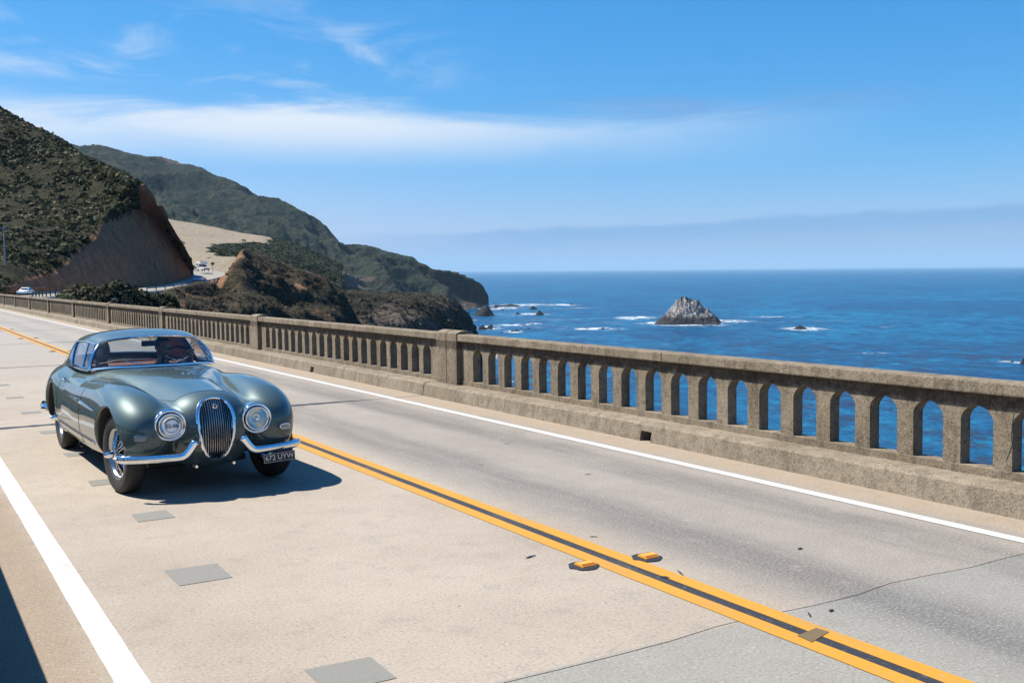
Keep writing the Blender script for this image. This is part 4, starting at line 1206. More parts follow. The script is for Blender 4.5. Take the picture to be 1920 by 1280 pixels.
M_GLASS = glass('window_glass', (0.80, 0.84, 0.86), .012); M_SIDE = glass('side_glass', (0.62, 0.64, 0.66), .012); M_LENS = glass('headlamp_glass', (0.93, 0.95, 0.93))
CAR_X, CAR_Y = 2.425, 9.70
CAR_M = TILT @ Matrix.Translation((CAR_X, CAR_Y, 0.0)) @ Matrix.Rotation(math.radians(0.9), 4, 'Z')
car = empty('vintage_car', CAR_M)
tag(car, 'blue green vintage two door coupe with chrome oval grille driving across the bridge', 'car')


def build_body():
    P, Q, N = surface_nets(car_sdf, (-.93, -.68, .12), (.93, 4.5, 1.06), .0165)
    c = P[Q].mean(1); nn = N[Q].mean(1); ax = np.abs(c[:, 0])
    # sort the panels
    inside = (ax < .597) & (c[:, 1] > 1.515 + .62 * ax ** 2) & (c[:, 1] < 3.44) & (c[:, 2] > .33) & ((np.abs(nn[:, 2]) < .8) | (c[:, 2] < .6)) & ~((c[:, 2] > .93))
    hw = .285 + (c[:, 1] + .28) * .18
    hood = (ax < hw) & (c[:, 1] > -.30 + .9 * ax ** 2 * 0 + .06 * (ax / .3) ** 2 * 0) & (c[:, 1] < 1.30 + .5 * ax ** 2) & (c[:, 2] > .78) & (nn[:, 2] > .2)
    door = (ax > .6) & (c[:, 1] > 1.22) & (c[:, 1] < 2.55) & (c[:, 2] > .30) & (c[:, 2] < .93) & (np.abs(nn[:, 0]) > .25) & ~inside
    trunk = (ax < .46) & (c[:, 1] > 3.62) & (c[:, 2] > .50) & (nn[:, 2] > -.2)
    dark = (nn[:, 1] < 0) & (ax < .2) & (c[:, 1] > -.36) & (c[:, 1] < -.30) & (c[:, 2] < .84) & (c[:, 2] > .28)
    arch = np.zeros(len(Q), bool)
    for yc in (0.0, WB):
        rr = np.hypot(c[:, 1] - yc, c[:, 2] - WR); arch |= (rr < .424) & (ax < .80) & (ax > .36) & (((c[:, 1] - yc) * nn[:, 1] + (c[:, 2] - WR) * nn[:, 2]) < .05 * rr)
    under = (nn[:, 2] < -.8) & (c[:, 2] < .24)
    lab = np.zeros(len(Q), int)
    lab[hood] = 1; lab[door & (c[:, 0] < 0)] = 2; lab[door & (c[:, 0] > 0)] = 3; lab[trunk] = 4; lab[inside] = 5; lab[dark | arch | under] = 6
    spec = [('body', M_PAINT, None), ('hood', M_PAINT, None), ('door', M_PAINT, None), ('door', M_PAINT, None), ('trunk_lid', M_PAINT, None), ('cabin_lining', M_LEATHER, None), ('wheel_well', M_DARK, None)]
    res = {}
    for k, (nm, mt, _) in enumerate(spec):
        q = Q[lab == k]
        if not len(q): continue
        u, inv = np.unique(q, return_inverse=True); me_ = mesh(P[u], inv.reshape(q.shape), smooth=True, name=nm)
        me_.normals_split_custom_set_from_vertices([tuple(v_) for v_ in N[u]])
        res[k] = obj(nm, me_, mt, car)
    return res


BODY = build_body()
DOOR_R, DOOR_L = BODY[2], BODY[3]


def seam(name, pts, parent, r=.0032):
    P = [p for p in pts if p[0] is not None and p[1] is not None and p[2] is not None]
    MB_().tube(P, r, 5).build(name, M_SEAM, parent, smooth=True)


for s in (-1, 1):
    seam('hood_gap', [on_top(s * (.285 + (y + .28) * .18), y) for y in np.linspace(-.28, 1.40, 30)], BODY[1])
    d = DOOR_R if s < 0 else DOOR_L
    seam('door_gap', [on_side(s, 1.22, z) for z in np.linspace(.30, .86, 14)] , d)
    seam('door_gap', [on_side(s, y, .30) for y in np.linspace(1.22, 2.50, 14)] + [on_side(s, 2.55, z) for z in np.linspace(.32, .84, 14)], d)
seam('hood_gap', [on_top(x, -.30 + .02 * (x / .3) ** 2) for x in np.linspace(-.285, .285, 22)], BODY[1])

# ------------------------------------------------------------------ greenhouse
GH = [[(.645, 1.735, .955), (.585, 1.79, 1.095), (.522, 1.84, 1.224), (.43, 1.79, 1.270), (.22, 1.71, 1.297), (0, 1.68, 1.304)],
      [(.672, 2.08, .950), (.625, 2.14, 1.108), (.560, 2.20, 1.246), (.452, 2.19, 1.312), (.23, 2.16, 1.346), (0, 2.15, 1.356)],
      [(.675, 2.62, .945), (.636, 2.70, 1.095), (.570, 2.78, 1.215), (.46, 2.80, 1.278), (.23, 2.83, 1.312), (0, 2.84, 1.322)],
      [(.668, 3.02, .935), (.622, 3.05, 1.06), (.550, 3.08, 1.155), (.45, 3.12, 1.205), (.23, 3.16, 1.232), (0, 3.18, 1.240)],
      [(.630, 3.48, .910), (.585, 3.54, .95), (.505, 3.60, .972), (.42, 3.63, .982), (.23, 3.68, .990), (0, 3.70, .992)],
      [(.540, 3.85, .78), (.50, 3.90, .80), (.44, 3.95, .82), (.38, 3.98, .83), (.2, 4.02, .84), (0, 4.04, .84)]]
KU, KV = 12, 12


def gh_grid(off=0.0):
    G = np.array(GH, float)
    full = np.concatenate([G, (G * np.array([-1, 1, 1]))[:, -2::-1]], 1)          # right side over the top to the left
    nu = (full.shape[1] - 1) * KU + 1; nv = (full.shape[0] - 1) * KV + 1
    A_ = cr(full, np.linspace(0, full.shape[0] - 1, nv)); A_ = np.swapaxes(cr(np.swapaxes(A_, 0, 1), np.linspace(0, full.shape[1] - 1, nu)), 0, 1)
    du = np.gradient(A_, axis=1); dv = np.gradient(A_, axis=0); n = np.cross(du, dv); n /= np.linalg.norm(n, axis=-1, keepdims=True) + 1e-9
    cen = np.array([0, 2.6, .95]); fl_ = np.sum(n * (A_ - cen), -1, keepdims=True); n = np.where(fl_ < 0, -n, n)
    return A_ + n * off, n


GG, GN = gh_grid(); NV, NU = GG.shape[:2]; UL = NU - 1
iv = np.arange(NV - 1)[:, None] + 0 * np.arange(NU - 1); iu = np.arange(NU - 1)[None] + 0 * iv
um = np.minimum(iu, UL - 1 - iu)                       # distance from the belt, in cells, either side
side_win = (um >= 3) & (um < 2 * KU - 1) & (iv >= 2) & (iv < 2 * KV - 2)
rear_win = (um >= 3 * KU - 4) & (iv >= 3 * KV - 2) & (iv < 4 * KV - 1)
cellq = np.stack([iv * NU + iu, iv * NU + iu + 1, (iv + 1) * NU + iu + 1, (iv + 1) * NU + iu], -1)


def gh_part(name, mask, mat, off=0.0, flip=False, parent=None):
    A_, n = gh_grid(off); q = cellq[mask]; u, inv = np.unique(q, return_inverse=True)
    F = inv.reshape(q.shape); PV = A_.reshape(-1, 3)[u]; PN = n.reshape(-1, 3)[u] * (-1 if flip else 1)
    fn_ = np.cross(PV[F[:, 2]] - PV[F[:, 0]], PV[F[:, 3]] - PV[F[:, 1]])
    F = np.where((np.sum(fn_ * PN[F].mean(1), -1) < 0)[:, None], F[:, ::-1], F)
    me_ = mesh(A_.reshape(-1, 3)[u], F, smooth=True, name=name); me_.normals_split_custom_set_from_vertices([tuple(v_) for v_ in (n.reshape(-1, 3)[u] * (-1 if flip else 1))])
    return obj(name, me_, mat, parent or car)


roof = gh_part('roof', ~(side_win | rear_win), M_PAINT)
gh_part('head_lining', ~(side_win | rear_win) & (iv < 4 * KV), M_LINING, -.018, True, roof)
for s, side in ((1, iu < UL / 2), (-1, iu >= UL / 2)):
    gh_part('side_window', side_win & side, M_SIDE, -.006)
gh_part('rear_window', rear_win, M_GLASS, -.004)


def gp(v_, u_, off=.002): return GG[v_, u_] + GN[v_, u_] * off


for s in (1, -1):
    U = (lambda k: k) if s > 0 else (lambda k: UL - k)
    v1 = 2 * KV - 2; loop = [gp(v_, U(3)) for v_ in range(2, v1 + 1)] + [gp(v1, U(k)) for k in range(4, 2 * KU - 1)] + [gp(v_, U(2 * KU - 1)) for v_ in range(v1, 1, -1)] + [gp(2, U(k)) for k in range(2 * KU - 2, 3, -1)]
    MB_().tube(loop, .009, 6, closed=True).build('window_trim', M_CHROME, car, smooth=True)
    MB_().tube([gp(9, U(k), 0) for k in range(3, 2 * KU)], .008, 6).build('vent_window_post', M_CHROME, car, smooth=True)
u0, u1 = 3 * KU - 4, UL - (3 * KU - 4); v0, v1 = 3 * KV - 2, 4 * KV - 1
loop = [gp(v0, k) for k in range(u0, u1 + 1)] + [gp(v_, u1) for v_ in range(v0 + 1, v1 + 1)] + [gp(v1, k) for k in range(u1 - 1, u0 - 1, -1)] + [gp(v_, u0) for v_ in range(v1 - 1, v0, -1)]
MB_().tube(loop, .008, 6, closed=True).build('rear_window_trim', M_CHROME, car, smooth=True)

# windshield: a curved sheet between the cowl and the roof header
ws_b = cr(np.array([(-.635, 1.715, .968), (-.44, 1.55, .988), (-.2, 1.455, .992), (0, 1.43, .995), (.2, 1.455, .992), (.44, 1.55, .988), (.635, 1.715, .968)]), np.linspace(0, 6, 49))
ws_t = cr(np.array([(-.514, 1.825, 1.218), (-.42, 1.775, 1.259), (-.2, 1.693, 1.285), (0, 1.67, 1.291), (.2, 1.693, 1.285), (.42, 1.775, 1.259), (.514, 1.825, 1.218)]), np.linspace(0, 6, 49))
rows = []
for k in range(15):
    u = k / 14; bow = .022 * math.sin(u * math.pi); p = ws_b * (1 - u) + ws_t * u; p = p + np.array([0, -.7, .6]) * bow; p[:, 0] *= 1 + .035 * math.sin(u * math.pi)
    rows.append(p)
WS = np.array(rows); n_ = WS.shape[1]; idx = np.arange(WS.shape[0] * n_).reshape(WS.shape[:2])
F = np.stack([idx[:-1, :-1], idx[:-1, 1:], idx[1:, 1:], idx[1:, :-1]], -1).reshape(-1, 4)
ws = obj('windshield', mesh(WS.reshape(-1, 3), F, smooth=True, name='windshield'), M_GLASS, car)
loop = [WS[0, k] for k in range(n_)] + [WS[j, -1] for j in range(1, 15)] + [WS[-1, k] for k in range(n_ - 2, -1, -1)] + [WS[j, 0] for j in range(13, 0, -1)]
MB_().tube([p + np.array([0, -.006, .004]) for p in loop], .0135, 8, closed=True).build('windshield_frame', M_CHROME, ws, smooth=True)
# wipers
for x0, x1, bx in ((-.19, -.50, -1), (.155, .50, 1)):
    b0 = np.array([x0, 1.405, on_top(x0, 1.405)[2] + .012]); g = lambda u, v_: WS[v_, int(round((u + .635) / 1.27 * 48))] + np.array([0, -.016, .012])
    m_ = g((x0 + x1) / 2, 3); e_ = g(x1, 2)
    w_ = MB_().tube([b0, b0 + np.array([0, -.01, .035]), (b0 + m_) / 2 + np.array([0, -.006, .012]), m_], [.007, .006, .005, .004], 6).build('wiper', M_CHROME, car, smooth=True)
    MB_().tube([g(x1 + bx * .03, 2), g((x1 + x0) / 2, 3), g(x0 + bx * .08, 3)], .0045, 5).build('blade', M_DARK, w_, smooth=True)
# cowl vent grille and washer nozzles
cv = MB_()
for k in range(13): x = -.17 + k * .0283; q = on_top(x, 1.335); cv.box(x - .009, x + .009, 1.318, 1.352, q[2] - .004, q[2] + .004)
cv.build('cowl_vent', M_DARK, car)
for x in (.055, .112): q = on_top(x, .72); MB_().lathe([(0.0001, .016), (.007, .013), (.010, .004), (.010, -.004)], 12, 'z', q).build('washer_nozzle', M_CHROME, car, smooth=True)

# ------------------------------------------------------------------ face of the car
def mouth(u, grow=0.0):
    a = 2 * math.pi * u; zc, hz = .565, .262 + grow
    z = zc + hz * math.copysign(abs(math.sin(a)) ** (2 / 2.4), math.sin(a)); w = (.140 + grow) * min(1.3, max(.6, 1 - .22 * ((zc - z) / hz)))
    return (w * math.copysign(abs(math.cos(a)) ** (2 / 2.4), math.cos(a)), z)


loop = []
for k in range(64):
    x, z = mouth(k / 64, .012); y = solve(1, (x * 1.18, 0, z if z > .3 else .31), -.9, .4); loop.append((x, (y if y else -.45) - .010, z))
gy = np.array([p[1] for p in loop]); gy = np.convolve(np.concatenate([gy[-4:], gy, gy[:4]]), np.ones(9) / 9, 'valid'); loop = [(p[0], y, p[2]) for p, y in zip(loop, gy)]
gr = empty('grille', parent=car)
MB_().prism([(mouth(k / 40, -.004)[0], mouth(k / 40, -.004)[1]) for k in range(40)], 'y', -.440, -.420).build('grille_backing', M_DARK, gr)
MB_().tube(loop, .0165, 10, closed=True).build('surround', M_CHROME, gr, smooth=True)
zz = np.array([p[2] for p in loop]); 
def face_y(z): k = np.argsort(np.abs(zz - z))[:6]; return float(np.mean(gy[k]))
for k in range(15):
    x = -.136 + k * .0194
    zs_ = [mouth(u / 400)[1] for u in range(400) if abs(mouth(u / 400)[0] - x) < .006]
    if not zs_: continue
    za_, zb_ = max(zs_), min(zs_)
    P_ = [(x, face_y(z) + .012 - .030 * (1 - (x / .15) ** 2), z) for z in np.linspace(zb_, za_, 12)]
    MB_().tube(P_, .0034, 6).build('grille_bar', M_RIM, gr, smooth=True)
for z in (.42, .55, .68):
    P_ = [(x, face_y(z) + .022 - .030 * (1 - (x / .15) ** 2), z) for x in np.linspace(-.145, .145, 9) if abs(x) < .135]
    MB_().tube(P_, .003, 5).build('cross_bar', M_DARK, gr, smooth=True)
bz = .772; MB_().lathe([(.0001, -.010), (.014, -.009), (.021, -.004), (.022, .004), (.0001, .004)], 20, 'y', (0, face_y(bz) - .030, bz)).build('badge', M_CHROME, gr, smooth=True)
MB_().lathe([(.0001, -.012), (.010, -.0115), (.013, -.0095)], 16, 'y', (0, face_y(bz) - .030, bz)).build('badge_centre', simple('badge_red', (.16, .03, .03), .4), gr, smooth=True)


def text_obj(name, s, size, mat, parent, m, extrude=.0015, space=1.0):
    cu = bpy.data.curves.new(name, 'FONT'); cu.body = s; cu.size = size; cu.extrude = extrude; cu.align_x = 'CENTER'; cu.align_y = 'CENTER'; cu.space_character = space
    tmp = bpy.data.objects.new(name, cu); COL.objects.link(tmp); dg = bpy.context.evaluated_depsgraph_get()
    me_ = bpy.data.meshes.new_from_object(tmp.evaluated_get(dg)); bpy.data.objects.remove(tmp); me_.materials.clear()
    return obj(name, me_, mat, parent, m)


FRONT = Matrix(((1, 0, 0, 0), (0, 0, 1, 0), (0, 1, 0, 0), (0, 0, 0, 1)))       # text plane facing the nose (-y): x stays, up is z
FRONT = Matrix(((1, 0, 0, 0), (0, 0, -1, 0), (0, 1, 0, 0), (0, 0, 0, 1)))
M_REFL, t, b = principled('lamp_reflector', (0.75, 0.77, 0.76), .18, 1.0)
for s in (-1, 1):
    c = (s * .38, -.528, .632); h = empty('headlight', parent=car)
    MB_().lathe([(.100, .045), (.112, .022), (.124, .000), (.135, .004), (.141, .022), (.140, .060), (.134, .14)], 40, 'y', c).build('chrome_bezel', M_CHROME, h, smooth=True, angle=None)
    MB_().lathe([(.103, .020), (.107, -.006), (.099, -.014), (.092, -.008), (.090, .012)], 40, 'y', c).build('rim', M_CHROME, h, smooth=True, angle=None)
    MB_().lathe([(.0001, .085), (.04, .075), (.07, .05), (.094, .010)], 32, 'y', c).build('reflector', M_REFL, h, smooth=True, angle=None)
    MB_().lathe([(.0001, -.040), (.03, -.037), (.06, -.026), (.08, -.014), (.094, -.001)], 40, 'y', c).build('lens', M_LENS, h, smooth=True, angle=None)
    if s > 0: MB_().lathe([(.0001, -.012), (.014, -.006), (.018, .012), (.012, .05)], 16, 'y', c).build('bulb_shield', M_CHROME, h, smooth=True)
    else:
        y_ = c[1] - .046
        MB_().lathe([(.0001, y_), (.076, y_ + .006), (.077, y_ + .010), (.0001, y_ + .012)], 40, 'y', (c[0], 0, c[2])).build('number_disc', M_PAPER, h, smooth=True)
        MB_().lathe([(.0535, y_ - .001), (.0545, y_ + .002), (.0565, y_ + .002), (.0575, y_ - .001)], 40, 'y', (c[0], 0, c[2])).build('disc_ring', M_INKG, h)
        text_obj('number', '02-06', .047, M_INK, h, Matrix.Translation((c[0], y_ - .004, c[2] - .001)) @ FRONT)
        for k in range(26):
            a = math.pi * (.12 + .76 * k / 25)
            MB_().box(-.0022, .0022, -.001, .001, -.006, .006).build('disc_lettering', M_INKG, h, m=Matrix.Translation((c[0] + .066 * math.cos(a), y_ + .002, c[2] + .066 * math.sin(a))) @ Matrix.Rotation(math.pi / 2 - a, 4, 'Y'))
    # side marker lamp set in the front of the wing
    x_ = s * .630; z_ = .540; y0 = on_front(x_, z_)[1]; nx = on_front(x_ + .03, z_)[1] - on_front(x_ - .03, z_)[1]; ang = math.atan2(nx, .06)
    mk_ = empty('marker_light', Matrix.Identity(4), car); mk_.matrix_local = Matrix.Translation((x_ + math.sin(ang) * .012, y0 - math.cos(ang) * .012, z_)) @ Matrix.Rotation(ang, 4, 'Z')
    pr = [(.030 * math.copysign(1, math.cos(a)) + .021 * math.cos(a), .021 * math.sin(a)) for a in [2 * math.pi * (k + .5) / 20 for k in range(20)]]
    MB_().tube([(p[0], -.002, p[1]) for p in pr], .0055, 6, closed=True).build('marker_rim', M_CHROME, mk_, smooth=True)
    MB_().prism([(p[0] * .96, p[1] * .96) for p in pr], 'y', -.008, .02).build('marker_lens', simple('clear_lens', (.26, .25, .25), .2, spec=.8), mk_, bevel=.004)

# two piece bumper with inner ends swept up beside the grille
def bumper(s):
    P = [(.800, -.41, .368), (.790, -.44, .368), (.765, -.478, .367), (.70, -.530, .367), (.58, -.582, .366), (.44, -.622, .366), (.345, -.645, .367), (.300, -.652, .378), (.262, -.655, .415), (.225, -.655, .465), (.200, -.652, .500)]
    C = cr(np.array(P), np.linspace(0, len(P) - 1, 60)); C[:, 0] *= s
    # rounded blade section, a little taller than deep, closed at both ends
    sec = [(-.024 * math.cos(a) , .035 * math.sin(a)) for a in np.linspace(0, 2 * math.pi, 15)[:-1]]; v = []
    for i, p in enumerate(C):
        t_ = C[min(i + 1, 59)] - C[max(i - 1, 0)]; t_ /= np.linalg.norm(t_); out = np.cross(t_, [0, 0, 1.0]) * s
        out = np.array([out[0], out[1], 0]) if np.linalg.norm(out[:2]) > .3 else np.array([0, -1.0, 0]); out /= np.linalg.norm(out)
        if out[1] > .05 and abs(out[0]) < .9: out = -out
        up = np.cross(out, t_); up /= np.linalg.norm(up); up = up if up[2] > -.2 else -up
        k_ = min(1.0, .35 + min(i, 59 - i) / 4.0)
        for d_, h_ in sec: v.append(p - out * d_ * k_ + up * h_ * k_)
    m = len(sec); f = [(i * m + k, i * m + (k + 1) % m, (i + 1) * m + (k + 1) % m, (i + 1) * m + k) for i in range(59) for k in range(m)] + [tuple(range(m)), tuple(59 * m + k for k in range(m))]
    MB_().add(v, f).build('front_bumper', M_CHROME, car, smooth=True, angle=60)


bumper(1); bumper(-1)
for s in (-1, 1):
    MB_().tube([(s * .165, -.40, .250), (s * .165, -.50, .250), (s * .165, -.512, .250)], [.012, .019, .012], 12).build('tow_stud', M_CHROME, car, smooth=True)
    # rear bumper and side strip
    C = cr(np.array([(.80, 3.55, .40), (.80, 3.8, .40), (.74, 4.1, .40), (.58, 4.36, .40), (.30, 4.48, .40)]), np.linspace(0, 4, 24)); C[:, 0] *= s
    MB_().tube(C, [.05 * min(1, .4 + min(i, 40 - i) / 5) for i in range(24)], 10).build('rear_bumper', M_CHROME, car, smooth=True)
    S_ = [on_side(s, y, .695 + .012 * (y - .45)) for y in np.linspace(.44, 1.95, 22)]
    MB_().tube([(p[0] + s * .002, p[1], p[2]) for p in S_], [.004 + .009 * min(1, k / 5, ) if k < 10 else .013 * (1 - (k - 10) / 13) + .003 for k in range(22)][::-1], 8).build('side_strip', M_CHROME, car, smooth=True)
    S_ = [on_side(s, y, .395 - .006 * (y - .6)) for y in np.linspace(.50, 2.46, 24)]
    MB_().tube([(p[0] + s * .001, p[1], p[2]) for p in S_], .012, 8).build('sill_strip', M_DARK, car, smooth=True)
    for q in (S_[0], S_[-1]): MB_().tube([(q[0] + s * .006, q[1] - .012, q[2]), (q[0] + s * .006, q[1] + .012, q[2])], .013, 10).build('strip_end', M_CHROME, car, smooth=True)
    hx = on_side(s, 2.42, .835); d = DOOR_R if s < 0 else DOOR_L
    MB_().tube([(hx[0] - s * .01, 2.46, .838), (hx[0] + s * .030, 2.455, .84), (hx[0] + s * .036, 2.40, .838), (hx[0] + s * .030, 2.32, .834)], [.008, .012, .012, .007], 8).build('door_handle', M_CHROME, d, smooth=True)

# licence plate under the bumper, on the driver's side
pl = empty('licence_plate', parent=car); pl.matrix_local = Matrix.Translation((.535, -.655, .285)) @ Matrix.Rotation(math.radians(4), 4, 'Z') @ Matrix.Rotation(math.radians(-2), 4, 'Y')
MB_().box(-.150, .150, 0, .006, -.041, .041).build('plate', M_BLACKPL, pl, bevel=.002)
fr_ = MB_()
for x0, x1, z0, z1 in ((-.147, .147, .036, .0385), (-.147, .147, -.0385, -.036), (-.147, -.1445, -.036, .036), (.1445, .147, -.036, .036)): fr_.box(x0, x1, -.0018, .0005, z0, z1)
fr_.build('plate_border', M_SILVER, pl)
text_obj('plate_number', '672 UYW', .066, M_SILVER, pl, Matrix.Translation((0, -.0012, 0)) @ FRONT @ Matrix.Diagonal((1.0, 1.0, 1, 1)), .001, 1.0)

# ------------------------------------------------------------------ wheels
def wheel(x, y, steer=0.0):
    s = 1 if x > 0 else -1; w = empty('wheel', parent=car); w.matrix_local = Matrix.Translation((x, y, WR)) @ Matrix.Rotation(steer, 4, 'Z')
    tw = .082
    prof = [(.222, -tw * .80), (.250, -tw * .98), (.300, -tw * 1.06), (.330, -tw * .98), (.346, -tw * .72), (WR, -tw * .4), (WR, tw * .4), (.346, tw * .72), (.330, tw * .98), (.300, tw * 1.06), (.250, tw * .98), (.222, tw * .80), (.215, 0), (.222, -tw * .80)]
    MB_().lathe(prof, 56, 'x').build('tyre', M_TYRE, w, smooth=True, angle=None)
    MB_().lathe([(.200, s * .030), (.206, s * .062), (.226, s * .072), (.232, s * .068), (.214, s * .040), (.205, -s * .05), (.222, -s * .066)], 48, 'x').build('rim', M_RIM, w, smooth=True, angle=None)
    sp = MB_()
    for k in range(40):
        a = 2 * math.pi * k / 40; da = (.22 if k % 2 else -.22); r1 = .205; xo = .055 if k % 4 < 2 else -.01
        sp.tube([(s * (.078 if k % 4 < 2 else .01), .042 * math.cos(a + da), .042 * math.sin(a + da)), (s * xo * .6, r1 * math.cos(a), r1 * math.sin(a))], .0030, 4, caps=False)
    sp.build('spokes', M_CHROME, w)
    MB_().lathe([(.046, -s * .02), (.046, s * .085), (.030, s * .10)], 24, 'x').build('hub', M_CHROME, w, smooth=True)
    MB_().lathe([(.0001, s * .175), (.020, s * .170), (.030, s * .150), (.034, s * .098), (.052, s * .094), (.052, s * .086)], 24, 'x').build('knock_off', M_CHROME, w, smooth=True)
    MB_().lathe([(.0001, -s * .01), (.13, -s * .01), (.14, -s * .05)], 24, 'x').build('brake_drum', M_DARK, w, smooth=True)


for x, y in ((-.665, 0), (.665, 0), (-.672, WB), (.672, WB)): wheel(x, y, math.radians(7) if y == 0 else 0)
ax_ = MB_().tube([(-.6, 0, WR - .06), (.6, 0, WR - .06)], .03, 8).tube([(-.6, WB, WR), (.6, WB, WR)], .05, 8)
ax_.build('axle', M_DARK, car, smooth=True)
MB_().box(-.45, .45, .05, 4.0, .17, .23).build('underbody', M_DARK, car, bevel=.02)

# ------------------------------------------------------------------ inside the car
MB_().prism([(1.60, .80), (1.84, .80), (1.86, .90), (1.80, .945), (1.62, .955)], 'x', -.50, .50).build('dashboard', M_LEATHER, car, bevel=.015)
for s in (-1, 1):
    st = empty('seat', parent=car)
    MB_().box(s * .31 - .24, s * .31 + .24, 2.15, 2.68, .38, .56).build('seat_cushion', M_LEATHER, st, bevel=.05, seg=3, smooth=True)
    MB_().prism([(2.62, .50), (2.78, .50), (2.90, .90), (2.79, .92)], 'x', s * .31 - .23, s * .31 + .23).build('backrest', M_LEATHER, st, bevel=.045, seg=3, smooth=True)
MB_().box(-.60, .60, 2.95, 3.60, .86, .905).build('parcel_shelf', M_LEATHER, car, bevel=.01)
mr = MB_().box(-.095, .095, 1.785, 1.805, 1.182, 1.242).build('rear_view_mirror', M_DARK, car, bevel=.008)
MB_().tube([(-.0, 1.80, 1.235), (-.0, 1.80, 1.296)], .008, 6).build('mirror_stem', M_CHROME, mr, smooth=True)
sw = empty('steering_wheel', parent=car); sw.matrix_local = Matrix.Translation((.335, 1.93, .985)) @ Matrix.Rotation(math.radians(62), 4, 'X')
MB_().tube([(.185 * math.cos(a), .185 * math.sin(a), 0) for a in np.linspace(0, 2 * math.pi, 33)[:-1]], .012, 8, closed=True).build('wheel_rim', M_DARK, sw, smooth=True)
spk = MB_()
for a in (math.pi / 2 * 3, math.pi / 6, math.pi * 5 / 6): spk.tube([(0, 0, 0), (.18 * math.cos(a), .18 * math.sin(a), 0)], .009, 6)
spk.build('wheel_spokes', M_CHROME, sw, smooth=True)
MB_().tube([(0, 0, 0), (0, 0, -.35)], .02, 8).build('steering_column', M_DARK, sw, smooth=True)


# ------------------------------------------------------------------ people in the car
def capsule(P, a, b, ra, rb):
    a, b = np.array(a, float), np.array(b, float); ab = b - a; t_ = np.clip(((P - a) @ ab) / (ab @ ab), 0, 1)
    return np.linalg.norm(P - a - t_[:, None] * ab, axis=1) - (ra + (rb - ra) * t_)


def ellipsoid(P, c, r): q = (P - np.array(c)) / np.array(r); k = np.linalg.norm(q, axis=1); return (k - 1) * min(r)


